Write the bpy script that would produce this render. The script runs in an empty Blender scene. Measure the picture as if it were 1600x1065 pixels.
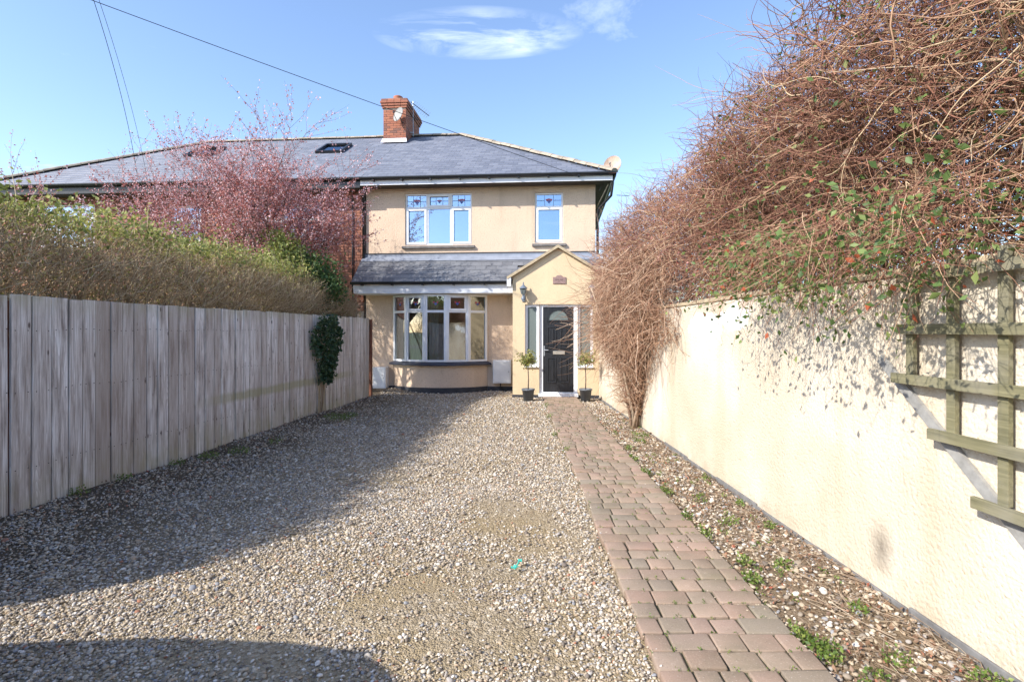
import bpy, bmesh, math, random
import numpy as np
from mathutils import Vector, Matrix
R = math.radians
random.seed(7); rng = np.random.default_rng(11)
S = bpy.context.scene
COL = S.collection

# ------------------------------------------------------------------ camera, sky, sun, exposure
cam = bpy.data.cameras.new('camera'); camo = bpy.data.objects.new('camera', cam); COL.objects.link(camo)
camo.location = (0, 0, 1.57); camo.rotation_euler = (R(90), 0, 0)
cam.sensor_width = 36; cam.lens = 19.125; cam.shift_x = -5/1600; cam.shift_y = -15.5/1600
cam.clip_start = 0.05; cam.clip_end = 3000
S.camera = camo
SUN_AZ, SUN_EL = 57, 35          # degrees: left of straight behind the camera; above the horizon
sdir = Vector((-math.sin(R(SUN_AZ))*math.cos(R(SUN_EL)), -math.cos(R(SUN_AZ))*math.cos(R(SUN_EL)), math.sin(R(SUN_EL))))
sun = bpy.data.lights.new('sun', 'SUN'); sun.energy = 3.5; sun.angle = R(0.55); sun.color = (1.0, 0.94, 0.85)
suno = bpy.data.objects.new('sun', sun); COL.objects.link(suno)
suno.rotation_euler = (-sdir).to_track_quat('-Z', 'Y').to_euler(); suno.location = sdir*60
W = bpy.data.worlds.new('World'); S.world = W; W.use_nodes = True
SKY_STRENGTH = 0.15
S.view_settings.view_transform = 'Standard'; S.view_settings.look = 'None'
S.view_settings.exposure = 1.05; S.view_settings.gamma = 1.0; S.view_settings.use_curve_mapping = False
S.cycles.max_bounces = 8; S.cycles.transparent_max_bounces = 12
S.cycles.use_denoising = True

# ------------------------------------------------------------------ node helpers
def nd(nt, typ, props=None, **inp):
    n = nt.nodes.new(typ)
    for k, v in (props or {}).items(): setattr(n, k, v)
    for k, v in inp.items():
        key = int(k[1:]) if k[0] == 'i' and k[1:].isdigit() else k.replace('_', ' ')
        s = n.inputs[key]
        if isinstance(v, bpy.types.NodeSocket): nt.links.new(v, s)
        elif hasattr(v, 'outputs'): nt.links.new(v.outputs[0], s)
        else: s.default_value = v
    return n
def c4(c): return (c[0], c[1], c[2], 1)
def ramp(nt, fac, stops, interp='LINEAR'):
    n = nt.nodes.new('ShaderNodeValToRGB'); n.color_ramp.interpolation = interp
    e = n.color_ramp.elements
    while len(e) < len(stops): e.new(0.5)
    for i, (p, c) in enumerate(stops):
        e[i].position = p; e[i].color = c4(c) if isinstance(c, tuple) else (c, c, c, 1)
    nt.links.new(fac if isinstance(fac, bpy.types.NodeSocket) else fac.outputs[0], n.inputs[0])
    return n
def mth(nt, op, a, b=0.0, c=None, clamp=False):
    kw = dict(i0=a, i1=b)
    if c is not None: kw['i2'] = c
    return nd(nt, 'ShaderNodeMath', {'operation': op, 'use_clamp': clamp}, **kw)
def mixc(nt, f, a, b, mode='MIX'):
    n = nt.nodes.new('ShaderNodeMix'); n.data_type = 'RGBA'; n.blend_type = mode
    for i, v in ((0, f), (6, a), (7, b)):
        if isinstance(v, bpy.types.NodeSocket): nt.links.new(v, n.inputs[i])
        elif hasattr(v, 'outputs'): nt.links.new(v.outputs[2] if v.bl_idname == 'ShaderNodeMix' else v.outputs[0], n.inputs[i])
        else: n.inputs[i].default_value = c4(v) if isinstance(v, tuple) else v
    return n
def out(n): return n.outputs[2] if n.bl_idname == 'ShaderNodeMix' else n.outputs[0]
MATS = {}
def material(name, fn):
    m = bpy.data.materials.new(name); m.use_nodes = True; nt = m.node_tree
    b = nt.nodes['Principled BSDF']; fn(nt, b); MATS[name] = m; return m
def setb(nt, b, color=None, rough=None, bump=None, strength=0.4, dist=0.01, **kw):
    if color is not None:
        if hasattr(color, 'outputs'): nt.links.new(out(color), b.inputs['Base Color'])
        elif isinstance(color, bpy.types.NodeSocket): nt.links.new(color, b.inputs['Base Color'])
        else: b.inputs['Base Color'].default_value = c4(color)
    if rough is not None:
        if hasattr(rough, 'outputs'): nt.links.new(out(rough), b.inputs['Roughness'])
        else: b.inputs['Roughness'].default_value = rough
    if bump is not None:
        bp = nd(nt, 'ShaderNodeBump', None, Strength=strength, Distance=dist, Height=out(bump))
        nt.links.new(bp.outputs[0], b.inputs['Normal'])
    for k, v in kw.items(): b.inputs[k.replace('_', ' ')].default_value = v
def noise(nt, vec, scale, detail=4, rough=0.55, dist=0.0):
    return nd(nt, 'ShaderNodeTexNoise', None, Vector=vec, Scale=scale, Detail=detail, Roughness=rough, Distortion=dist)
def objc(nt): return nt.nodes.new('ShaderNodeTexCoord').outputs['Object']
def rnd(nt): return nt.nodes.new('ShaderNodeObjectInfo').outputs['Random']
def pos(nt): return nt.nodes.new('ShaderNodeNewGeometry').outputs['Position']
def mapv(nt, vec, scale=(1, 1, 1), loc=(0, 0, 0)):
    n = nt.nodes.new('ShaderNodeMapping'); n.inputs['Scale'].default_value = scale; n.inputs['Location'].default_value = loc
    nt.links.new(vec, n.inputs['Vector']); return n.outputs[0]
def plain(name, col, rough=0.6, var=0.12, scale=8, bump=0.0, spec=0.5, metal=0.0):
    def f(nt, b):
        n = noise(nt, objc(nt), scale, 5)
        d = tuple(max(0, x*(1-var)) for x in col); l = tuple(min(1, x*(1+var)) for x in col)
        setb(nt, b, ramp(nt, n, [(0.3, d), (0.7, l)]), rough, noise(nt, objc(nt), scale*9, 3) if bump else None, bump, 0.004)
        b.inputs['Specular IOR Level'].default_value = spec; b.inputs['Metallic'].default_value = metal
    return material(name, f)

# world: physical sky plus thin high cloud
nt = W.node_tree; nt.nodes.clear()
sky = nt.nodes.new('ShaderNodeTexSky'); sky.sky_type = 'NISHITA'; sky.sun_disc = False
sky.sun_elevation = R(SUN_EL); sky.sun_rotation = R(180+SUN_AZ)
sky.air_density = 1.0; sky.dust_density = 0.6; sky.ozone_density = 2.2; sky.altitude = 30
tc = nt.nodes.new('ShaderNodeTexCoord').outputs['Generated']
sep = nd(nt, 'ShaderNodeSeparateXYZ', None, Vector=tc)
zc = mth(nt, 'MAXIMUM', sep.outputs[2], 0.06)
px = mth(nt, 'DIVIDE', sep.outputs[0], zc); py = mth(nt, 'DIVIDE', sep.outputs[1], zc)
flat = nd(nt, 'ShaderNodeCombineXYZ', None, X=px, Y=py, Z=0.0)
cn = noise(nt, mapv(nt, flat.outputs[0], (0.9, 1.15, 1), (8.4, 4.9, 0)), 1.1, 9, 0.62, 0.6)
cm = ramp(nt, cn, [(0.64, 0.0), (0.84, 0.4)])
# a wisp over the roof: direction (-0.05,1,0.545) -> flat coords (-0.1,1.83)
ex = mth(nt, 'DIVIDE', mth(nt, 'ADD', px, 0.125), 0.36)
ey = mth(nt, 'DIVIDE', mth(nt, 'SUBTRACT', py, 1.84), 0.17)
er = mth(nt, 'ADD', mth(nt, 'MULTIPLY', ex, ex), mth(nt, 'MULTIPLY', ey, ey))
em = mth(nt, 'SUBTRACT', 1.0, er, clamp=True)
wn = noise(nt, mapv(nt, flat.outputs[0], (2.3, 5.0, 1), (5.3, 2.6, 0)), 1.0, 10, 0.62, 0.5)
wm = mth(nt, 'MULTIPLY', mth(nt, 'POWER', em, 0.8), ramp(nt, wn, [(0.42, 0.0), (0.58, 0.35), (0.75, 0.75)]), clamp=True)
cl = mth(nt, 'MAXIMUM', wm, cm)
sk2 = mixc(nt, 1.0, sky, (1.02, 1.01, 1.05), 'MULTIPLY')
skc = mixc(nt, cl, sk2, (7.2, 7.6, 8.2))
bg = nd(nt, 'ShaderNodeBackground', None, Color=out(skc), Strength=SKY_STRENGTH)
wo = nt.nodes.new('ShaderNodeOutputWorld'); nt.links.new(bg.outputs[0], wo.inputs[0])

# ------------------------------------------------------------------ materials
def f_render(base, lumps, warm, relief=0.012):
    def f(nt, b):
        o = objc(nt)
        n1 = noise(nt, o, 1.1, 5); n2 = noise(nt, o, 42, 4, 0.7)
        v = nd(nt, 'ShaderNodeTexVoronoi', None, Vector=o, Scale=lumps); n3 = noise(nt, o, lumps*.6, 3, 0.6)
        h = mth(nt, 'ADD', mth(nt, 'MULTIPLY', n3, 1.6), mth(nt, 'MULTIPLY', n2, 0.5))
        c = ramp(nt, n1, [(0.3, tuple(x*0.9 for x in base)), (0.7, tuple(min(1, x*1.06) for x in base))])
        c2 = mixc(nt, ramp(nt, n3, [(0.30, 0.7), (0.46, 0.0)]), c, warm); c2 = mixc(nt, ramp(nt, n2, [(0.30, 0.4), (0.42, 0.0)]), c2, warm)
        # rain streaks
        st = noise(nt, mapv(nt, o, (3.5, 3.5, 0.35)), 1.0, 5)
        c3 = mixc(nt, ramp(nt, st, [(0.52, 0.0), (0.72, 0.28)]), c2, tuple(x*0.78 for x in warm))
        setb(nt, b, c3, 0.92, h, 0.7, relief); b.inputs['Specular IOR Level'].default_value = 0.2
    return f
material('pebbledash', f_render((0.69, 0.53, 0.395), 50, (0.52, 0.38, 0.265)))
material('smooth_render', f_render((0.68, 0.545, 0.36), 60, (0.62, 0.485, 0.315), 0.006))
def f_gardenwall(nt, b):
    o = objc(nt); s = nd(nt, 'ShaderNodeSeparateXYZ', None, Vector=o)
    n1 = noise(nt, o, 0.9, 5); n2 = noise(nt, o, 34, 5, 0.7); v = nd(nt, 'ShaderNodeTexVoronoi', None, Vector=o, Scale=48.0)
    c = ramp(nt, n1, [(0.3, (0.53, 0.45, 0.335)), (0.5, (0.62, 0.545, 0.43)), (0.7, (0.71, 0.655, 0.56))])
    c = mixc(nt, ramp(nt, n2, [(0.27, 0.8), (0.36, 0.0)]), c, (0.36, 0.27, 0.16))
    st = noise(nt, mapv(nt, o, (2.6, 2.6, 0.22)), 1.0, 5)
    c = mixc(nt, ramp(nt, st, [(0.5, 0.0), (0.72, 0.4)]), c, (0.50, 0.39, 0.25))
    def blob(cx, cz, rx, rz, edge, amp):
        dx = mth(nt, 'DIVIDE', mth(nt, 'SUBTRACT', s.outputs[0], cx), rx); dz = mth(nt, 'DIVIDE', mth(nt, 'SUBTRACT', s.outputs[2], cz), rz)
        d = mth(nt, 'SQRT', mth(nt, 'ADD', mth(nt, 'MULTIPLY', dx, dx), mth(nt, 'MULTIPLY', dz, dz)))
        d = mth(nt, 'ADD', d, mth(nt, 'MULTIPLY', mth(nt, 'SUBTRACT', noise(nt, o, 7, 5, 0.65), 0.5), amp))
        return ramp(nt, d, [(edge, 1.0), (1.0, 0.0)])
    c = mixc(nt, blob(7.55, 1.62, 0.55, 0.16, 0.85, 1.6), c, (0.86, 0.87, 0.88))
    c = mixc(nt, blob(6.8, 1.70, 0.35, 0.13, 0.85, 1.6), c, (0.86, 0.87, 0.88))
    sm = blob(4.74, 0.28, 0.13, 0.20, 0.0, 1.1)
    c = mixc(nt, mth(nt, 'MULTIPLY', sm, 0.75), c, (0.13, 0.11, 0.09))
    gr = mth(nt, 'MULTIPLY', ramp(nt, s.outputs[2], [(0.0, 1.0), (0.16, 0.0)]), ramp(nt, noise(nt, o, 3, 4), [(0.4, 0.0), (0.7, 0.6)]))
    c = mixc(nt, gr, c, (0.30, 0.24, 0.15))
    h = mth(nt, 'ADD', mth(nt, 'MULTIPLY', v.outputs[0], -0.8), mth(nt, 'MULTIPLY', n2, 1.1))
    n4 = noise(nt, o, 42, 3, 0.6); c = mixc(nt, ramp(nt, n4, [(0.31, 0.9), (0.37, 0.0)]), c, (0.50, 0.39, 0.25)); h = mth(nt, 'ADD', h, mth(nt, 'MULTIPLY', n4, 1.6)); sp_ = mth(nt, 'MULTIPLY', ramp(nt, s.outputs[2], [(0.0, 1.0), (0.45, 0.0)]), ramp(nt, noise(nt, o, 9, 6, 0.7), [(0.45, 0.0), (0.75, 0.55)])); c = mixc(nt, sp_, c, (0.42, 0.33, 0.22)); setb(nt, b, c, 0.93, h, 0.55, 0.0085); b.inputs['Specular IOR Level'].default_value = 0.2
material('garden_wall_render', f_gardenwall)
def f_slate(nt, b):
    o = pos(nt); r = rnd(nt)
    at = nd(nt, 'ShaderNodeAttribute', {'attribute_name': 'rnd'})
    n1 = noise(nt, o, 5, 6); q = mth(nt, 'ADD', mth(nt, 'MULTIPLY', at.outputs['Fac'], 0.55), mth(nt, 'MULTIPLY', n1, 0.55))
    c = ramp(nt, q, [(0.2, (0.112, 0.126, 0.168)), (0.5, (0.138, 0.153, 0.20)), (0.8, (0.175, 0.19, 0.238))])
    li = noise(nt, o, 2.2, 6, 0.7)
    c = mixc(nt, ramp(nt, li, [(0.6, 0.0), (0.75, 0.35)]), c, (0.30, 0.30, 0.29))
    setb(nt, b, c, 0.62, noise(nt, o, 30, 4), 0.25, 0.004)
material('slate', f_slate)
def f_leanslate(nt, b):
    o = pos(nt); r = rnd(nt)
    n1 = noise(nt, o, 6, 6); q = mth(nt, 'ADD', mth(nt, 'MULTIPLY', r, 0.5), mth(nt, 'MULTIPLY', n1, 0.6))
    c = ramp(nt, q, [(0.2, (0.125, 0.13, 0.145)), (0.5, (0.155, 0.16, 0.175)), (0.8, (0.19, 0.195, 0.21))])
    setb(nt, b, c, 0.5, noise(nt, o, 30, 4), 0.25, 0.004)
material('lean_slate', f_leanslate)
plain('lead', (0.25, 0.275, 0.33), 0.45, 0.15, 5, 0.2)
plain('hip_clay', (0.33, 0.28, 0.215), 0.85, 0.3, 6, 0.4)
plain('mortar', (0.46, 0.40, 0.34), 0.95, 0.2, 12, 0.5)
def f_brick(nt, b, sat=1.0):
    r = rnd(nt); o = pos(nt)
    at = nd(nt, 'ShaderNodeAttribute', {'attribute_name': 'rnd'})
    n = noise(nt, o, 14, 5); q = mth(nt, 'FRACT', mth(nt, 'ADD', r, at.outputs['Fac']))
    c = ramp(nt, q, [(0.0, (0.36, 0.095, 0.045)), (0.35, (0.43, 0.13, 0.06)), (0.6, (0.50, 0.17, 0.08)), (0.8, (0.30, 0.085, 0.05)), (0.95, (0.16, 0.065, 0.05))])
    c = mixc(nt, ramp(nt, n, [(0.45, 0.0), (0.75, 0.5)]), c, (0.22, 0.10, 0.07)); c = mixc(nt, 1.0-sat, c, (0.27, 0.155, 0.12))
    setb(nt, b, c, 0.9, noise(nt, o, 60, 4), 0.4, 0.004)
material('brick', lambda nt, b: f_brick(nt, b, 0.62)); material('dull_brick', lambda nt, b: f_brick(nt, b, 0.45))
def f_upvc(nt, b):
    n = noise(nt, objc(nt), 3, 5); setb(nt, b, ramp(nt, n, [(0.3, (0.74, 0.76, 0.79)), (0.7, (0.82, 0.83, 0.85))]), 0.32)
material('white_upvc', f_upvc)
plain('white_paint', (0.72, 0.74, 0.78), 0.5, 0.06, 4)
plain('meter_white', (0.70, 0.71, 0.72), 0.45, 0.07, 5)
plain('black_plastic', (0.018, 0.019, 0.022), 0.35, 0.2, 6)
plain('dark_sill', (0.035, 0.04, 0.065), 0.4, 0.25, 8)
plain('grey_sill', (0.17, 0.155, 0.145), 0.8, 0.25, 9, 0.3)
plain('plinth_dark', (0.035, 0.037, 0.045), 0.7, 0.3, 8, 0.4)
plain('grey_kerb', (0.17, 0.168, 0.165), 0.85, 0.3, 12, 0.5)
plain('soffit_dark', (0.07, 0.055, 0.045), 0.7, 0.2, 6)
plain('verge_stone', (0.44, 0.36, 0.24), 0.9, 0.2, 9, 0.4)
plain('interior', (0.22, 0.21, 0.19), 0.9, 0.05, 2)
plain('curtain', (0.50, 0.51, 0.48), 0.9, 0.08, 3)
plain('lead_came', (0.06, 0.065, 0.08), 0.5)
plain('red_glass', (0.38, 0.05, 0.08), 0.25)
plain('blue_glass', (0.07, 0.10, 0.35), 0.25)
plain('silver_metal', (0.42, 0.43, 0.44), 0.35, 0.1, 10, 0, 0.5, 0.7)
plain('dish_grey', (0.30, 0.295, 0.28), 0.5, 0.15, 6)
plain('dish_rust', (0.46, 0.33, 0.25), 0.6, 0.4, 5)
plain('lantern_grey', (0.16, 0.19, 0.23), 0.4, 0.15, 10)
plain('pot_grey', (0.13, 0.145, 0.165), 0.5, 0.15, 6)
plain('soil', (0.06, 0.042, 0.03), 0.95, 0.4, 20, 0.6)
plain('terracotta', (0.33, 0.12, 0.07), 0.85, 0.3, 8, 0.3)
plain('plaque', (0.27, 0.18, 0.165), 0.75, 0.2, 20)
plain('plaque_text', (0.10, 0.06, 0.06), 0.7)
plain('brass', (0.55, 0.50, 0.42), 0.35, 0.1, 9, 0, 0.5, 0.6)
plain('teal_plastic', (0.05, 0.52, 0.42), 0.4, 0.1)
plain('car_paint', (0.10, 0.12, 0.16), 0.25, 0.05, 2)
plain('rubber', (0.02, 0.02, 0.02), 0.8, 0.2)
plain('car_glass', (0.02, 0.025, 0.03), 0.06, 0.1)
plain('pole_wood', (0.12, 0.085, 0.06), 0.9, 0.3, 6, 0.4)
plain('wire_black', (0.02, 0.02, 0.024), 0.6)
plain('post_brown', (0.16, 0.062, 0.035), 0.85, 0.3, 7, 0.5)
plain('nail_dark', (0.03, 0.028, 0.028), 0.7)
plain('lawn', (0.07, 0.11, 0.035), 0.95, 0.35, 3, 0.6)
def f_blackdoor(nt, b):
    o = objc(nt); n = noise(nt, mapv(nt, o, (40, 40, 2.5)), 1.0, 5)
    setb(nt, b, ramp(nt, n, [(0.3, (0.012, 0.013, 0.015)), (0.7, (0.03, 0.031, 0.035))]), 0.33, n, 0.15, 0.003)
material('black_door', f_blackdoor)
def f_glass(fac, tint, refl=(0.9, 0.93, 0.97)):
    def f(nt, b):
        t = nd(nt, 'ShaderNodeBsdfTransparent', None, Color=c4(tint))
        g = nd(nt, 'ShaderNodeBsdfGlossy', None, Color=c4(refl), Roughness=0.0)
        lw = nd(nt, 'ShaderNodeFresnel', None, IOR=1.6)
        k = mth(nt, 'MAXIMUM', lw, fac)
        wv = noise(nt, objc(nt), 1.3, 2); bp = nd(nt, 'ShaderNodeBump', None, Strength=0.04, Distance=0.02, Height=wv.outputs[0])
        nt.links.new(bp.outputs[0], g.inputs['Normal'])
        m = nd(nt, 'ShaderNodeMixShader', None, i0=k, i1=t, i2=g)
        nt.links.new(m.outputs[0], nt.nodes['Material Output'].inputs[0])
    return f
material('window_glass', f_glass(0.44, (0.6, 0.66, 0.72), (0.66, 0.80, 0.98)))
material('bay_glass', f_glass(0.2, (0.7, 0.74, 0.71)))
material('frosted_glass', lambda nt, b: setb(nt, b, (0.16, 0.19, 0.18), 0.22))
def f_wood(nt, b):
    o = objc(nt); r = rnd(nt); p = pos(nt)
    sh = nd(nt, 'ShaderNodeCombineXYZ', None, X=mth(nt, 'MULTIPLY', r, 37.0), Y=0.0, Z=mth(nt, 'MULTIPLY', r, 91.0))
    ov = nd(nt, 'ShaderNodeVectorMath', {'operation': 'ADD'}, i0=o, i1=sh.outputs[0]).outputs[0]
    wv = noise(nt, mapv(nt, ov, (7.5, 7.5, 0.42)), 1.0, 2, 0.4, 0.3)
    rings = mth(nt, 'FRACT', mth(nt, 'MULTIPLY', wv, 26.0))
    rg = ramp(nt, rings, [(0.0, 0.0), (0.6, 0.55), (0.9, 1.0), (1.0, 0.1)])
    fine = noise(nt, mapv(nt, ov, (95, 95, 1.6)), 1.0, 4, 0.6)
    big = noise(nt, mapv(nt, ov, (12, 12, 1.3)), 1.0, 6, 0.65)
    c = ramp(nt, big, [(0.34, (0.22, 0.185, 0.165)), (0.42, (0.55, 0.50, 0.46)), (0.50, (0.82, 0.77, 0.725)), (0.58, (0.96, 0.94, 0.91))])
    c = mixc(nt, mth(nt, 'MULTIPLY', rg, 0.45), c, (0.36, 0.30, 0.26))
    c = mixc(nt, ramp(nt, fine, [(0.38, 0.6), (0.56, 0.0)]), c, (0.24, 0.20, 0.175))
    c = mixc(nt, mth(nt, 'MULTIPLY', mth(nt, 'POWER', r, 1.6), 0.8), c, (0.35, 0.285, 0.235))
    kn = nd(nt, 'ShaderNodeTexVoronoi', None, Vector=mapv(nt, ov, (8, 8, 2.9)), Scale=1.0, Randomness=1.0)
    c = mixc(nt, ramp(nt, kn.outputs[0], [(0.045, 0.95), (0.10, 0.0)]), c, (0.075, 0.05, 0.04))
    s = nd(nt, 'ShaderNodeSeparateXYZ', None, Vector=p)
    gn = noise(nt, p, 4.5, 5)
    top = mth(nt, 'MULTIPLY', ramp(nt, mth(nt, 'SUBTRACT', s.outputs[2], 1.0), [(0.68, 0.0), (0.87, 1.0)]), ramp(nt, gn, [(0.35, 0.0), (0.6, 0.5)]))
    bot = mth(nt, 'MULTIPLY', ramp(nt, s.outputs[2], [(0.06, 1.0), (0.5, 0.0)]), ramp(nt, gn, [(0.35, 0.1), (0.65, 0.65)]))
    dz = mth(nt, 'ABSOLUTE', mth(nt, 'SUBTRACT', s.outputs[2], mth(nt, 'ADD', 0.63, mth(nt, 'MULTIPLY', gn, 0.07))))
    band = ramp(nt, dz, [(0.035, 0.8), (0.085, 0.0)])
    yy = mth(nt, 'DIVIDE', s.outputs[1], 20.0)
    band = mth(nt, 'MULTIPLY', band, ramp(nt, yy, [(0.33, 0.0), (0.38, 0.85), (0.55, 0.75), (0.60, 0.0)]))
    gm = mth(nt, 'MAXIMUM', mth(nt, 'MAXIMUM', top, bot), band)
    c = mixc(nt, gm, c, (0.36, 0.335, 0.18))
    hh = mth(nt, 'SUBTRACT', fine, mth(nt, 'MULTIPLY', rg, 0.5))
    setb(nt, b, c, 0.85, hh, 0.5, 0.004); b.inputs['Specular IOR Level'].default_value = 0.25
material('fence_wood', f_wood)
def f_trellis(nt, b):
    o = objc(nt); n = noise(nt, mapv(nt, o, (3, 60, 60)), 1.0, 5); n2 = noise(nt, o, 5, 4)
    c = ramp(nt, n, [(0.3, (0.11, 0.105, 0.055)), (0.7, (0.235, 0.215, 0.12))])
    c = mixc(nt, ramp(nt, n2, [(0.4, 0.0), (0.7, 0.5)]), c, (0.27, 0.25, 0.20))
    setb(nt, b, c, 0.85, n, 0.4, 0.004)
material('trellis_wood', f_trellis)
plain('trellis_grey', (0.27, 0.265, 0.25), 0.8, 0.2, 20, 0.3)
def f_pebble(nt, b):
    r = rnd(nt); p = pos(nt)
    c = ramp(nt, r, [(0.0, (0.17, 0.14, 0.115)), (0.10, (0.28, 0.23, 0.175)), (0.24, (0.42, 0.34, 0.24)), (0.42, (0.53, 0.445, 0.33)), (0.56, (0.38, 0.345, 0.31)),
                   (0.66, (0.60, 0.53, 0.43)), (0.80, (0.47, 0.355, 0.24)), (0.87, (0.29, 0.295, 0.31)), (0.92, (0.72, 0.67, 0.60)), (0.985, (0.38, 0.17, 0.10))], 'CONSTANT')
    n = noise(nt, p, 90, 4)
    c = mixc(nt, ramp(nt, n, [(0.42, 0.0), (0.7, 0.35)]), c, (0.20, 0.175, 0.145))
    setb(nt, b, c, 0.72); b.inputs['Specular IOR Level'].default_value = 0.35
material('pebble', f_pebble)
def f_drive(nt, b):
    p = pos(nt)
    v = nd(nt, 'ShaderNodeTexVoronoi', None, Vector=p, Scale=48.0); v2 = nd(nt, 'ShaderNodeTexVoronoi', None, Vector=p, Scale=95.0)
    cr = nd(nt, 'ShaderNodeSeparateColor', None, Color=v.outputs['Color']).outputs[0]
    c = ramp(nt, cr, [(0.0, (0.22, 0.185, 0.14)), (0.3, (0.33, 0.27, 0.19)), (0.6, (0.42, 0.345, 0.245)), (0.9, (0.55, 0.48, 0.38))])
    n = noise(nt, p, 1.3, 5)
    c = mixc(nt, ramp(nt, n, [(0.4, 0.75), (0.62, 0.25)]), c, (0.35, 0.265, 0.145))
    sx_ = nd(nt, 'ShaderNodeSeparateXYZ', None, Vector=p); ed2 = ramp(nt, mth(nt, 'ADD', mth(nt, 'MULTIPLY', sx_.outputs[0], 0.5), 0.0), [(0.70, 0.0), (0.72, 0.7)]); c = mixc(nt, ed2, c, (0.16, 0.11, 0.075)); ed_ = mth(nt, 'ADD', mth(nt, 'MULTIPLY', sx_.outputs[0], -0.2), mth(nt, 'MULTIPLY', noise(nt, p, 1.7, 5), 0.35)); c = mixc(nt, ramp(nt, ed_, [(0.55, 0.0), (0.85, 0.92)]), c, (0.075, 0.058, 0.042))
    f = noise(nt, p, 60, 5); c = mixc(nt, ramp(nt, f, [(0.38, 0.4), (0.55, 0.0)]), c, (0.20, 0.15, 0.095))
    h = mth(nt, 'SUBTRACT', f, mth(nt, 'ADD', v.outputs[0], v2.outputs[0]))
    setb(nt, b, c, 0.95, h, 0.8, 0.012); b.inputs['Specular IOR Level'].default_value = 0.15
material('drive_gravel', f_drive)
plain('path_sand', (0.105, 0.10, 0.055), 0.95, 0.5, 7, 0.8)
def f_paver(nt, b):
    r = rnd(nt); p = pos(nt)
    c = ramp(nt, r, [(0.0, (0.31, 0.215, 0.16)), (0.25, (0.355, 0.255, 0.20)), (0.45, (0.29, 0.235, 0.18)), (0.6, (0.37, 0.27, 0.205)), (0.8, (0.265, 0.225, 0.175)), (1.0, (0.37, 0.25, 0.20))])
    n = noise(nt, p, 3.0, 5); f = noise(nt, p, 120, 4, 0.7)
    c = mixc(nt, ramp(nt, n, [(0.42, 0.0), (0.68, 0.7)]), c, (0.215, 0.18, 0.13))
    c = mixc(nt, ramp(nt, f, [(0.60, 0.0), (0.68, 0.7)]), c, (0.52, 0.45, 0.39))
    c = mixc(nt, ramp(nt, f, [(0.30, 0.6), (0.42, 0.0)]), c, (0.13, 0.10, 0.08))
    g = noise(nt, p, 1.6, 4); c = mixc(nt, ramp(nt, g, [(0.56, 0.0), (0.75, 0.4)]), c, (0.19, 0.19, 0.09))
    setb(nt, b, c, 0.9, f, 0.5, 0.004); b.inputs['Specular IOR Level'].default_value = 0.2
material('paver', f_paver)
def f_strand(stops, rough=0.8):
    def f(nt, b):
        at = nd(nt, 'ShaderNodeAttribute', {'attribute_name': 'rnd'})
        setb(nt, b, ramp(nt, at.outputs['Fac'], stops), rough); b.inputs['Specular IOR Level'].default_value = 0.3
    return f
def f_leaf(stops, trans=0.35):
    def f(nt, b):
        at = nd(nt, 'ShaderNodeAttribute', {'attribute_name': 'rnd'})
        c = ramp(nt, at.outputs['Fac'], stops)
        setb(nt, b, c, 0.55)
        t = nd(nt, 'ShaderNodeBsdfTranslucent', None, Color=out(c))
        m = nd(nt, 'ShaderNodeMixShader', None, i0=trans, i1=b.outputs[0], i2=t.outputs[0])
        nt.links.new(m.outputs[0], nt.nodes['Material Output'].inputs[0])
    return f
material('vine_far', f_strand([(0.0, (0.17, 0.075, 0.06)), (0.3, (0.30, 0.14, 0.095)), (0.55, (0.40, 0.225, 0.14)), (0.8, (0.52, 0.36, 0.23)), (1.0, (0.30, 0.145, 0.135))]))
material('vine_tan', f_strand([(0.0, (0.22, 0.115, 0.075)), (0.35, (0.38, 0.215, 0.135)), (0.7, (0.52, 0.34, 0.225)), (1.0, (0.64, 0.48, 0.35))]))
material('vine_near', f_strand([(0.0, (0.14, 0.06, 0.045)), (0.25, (0.28, 0.13, 0.085)), (0.5, (0.40, 0.24, 0.15)), (0.75, (0.52, 0.385, 0.24)), (1.0, (0.64, 0.53, 0.37))]))
material('vine_bark', f_strand([(0.0, (0.20, 0.13, 0.09)), (0.5, (0.36, 0.26, 0.18)), (1.0, (0.50, 0.41, 0.30))]))
material('hedge_twig', f_strand([(0.0, (0.21, 0.145, 0.085)), (0.35, (0.40, 0.285, 0.17)), (0.7, (0.55, 0.425, 0.27)), (1.0, (0.70, 0.58, 0.40))]))
material('plum_bark', f_strand([(0.0, (0.10, 0.065, 0.06)), (0.6, (0.18, 0.12, 0.11)), (1.0, (0.26, 0.18, 0.16))]))
material('green_leaf', f_leaf([(0.0, (0.10, 0.13, 0.04)), (0.4, (0.20, 0.235, 0.06)), (0.75, (0.33, 0.34, 0.085)), (1.0, (0.44, 0.42, 0.14))]))
material('hedge_dry_leaf', f_leaf([(0.0, (0.22, 0.14, 0.07)), (0.35, (0.38, 0.27, 0.14)), (0.6, (0.34, 0.30, 0.10)), (1.0, (0.46, 0.45, 0.15))], 0.45))
material('shrub_leaf', f_leaf([(0.0, (0.04, 0.085, 0.028)), (0.5, (0.085, 0.155, 0.045)), (1.0, (0.20, 0.25, 0.07))]))
material('ivy_leaf', f_leaf([(0.0, (0.025, 0.055, 0.025)), (0.6, (0.05, 0.10, 0.04)), (1.0, (0.11, 0.16, 0.07))], 0.2))
material('vine_leaf', f_leaf([(0.0, (0.07, 0.13, 0.04)), (0.5, (0.15, 0.23, 0.06)), (0.86, (0.26, 0.31, 0.10)), (0.93, (0.28, 0.19, 0.08)), (1.0, (0.50, 0.13, 0.06))]))
material('blossom', f_leaf([(0.0, (0.30, 0.075, 0.06)), (0.3, (0.46, 0.15, 0.12)), (0.52, (0.64, 0.32, 0.30)), (0.75, (0.78, 0.52, 0.55)), (1.0, (0.86, 0.72, 0.78))], 0.4))
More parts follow.
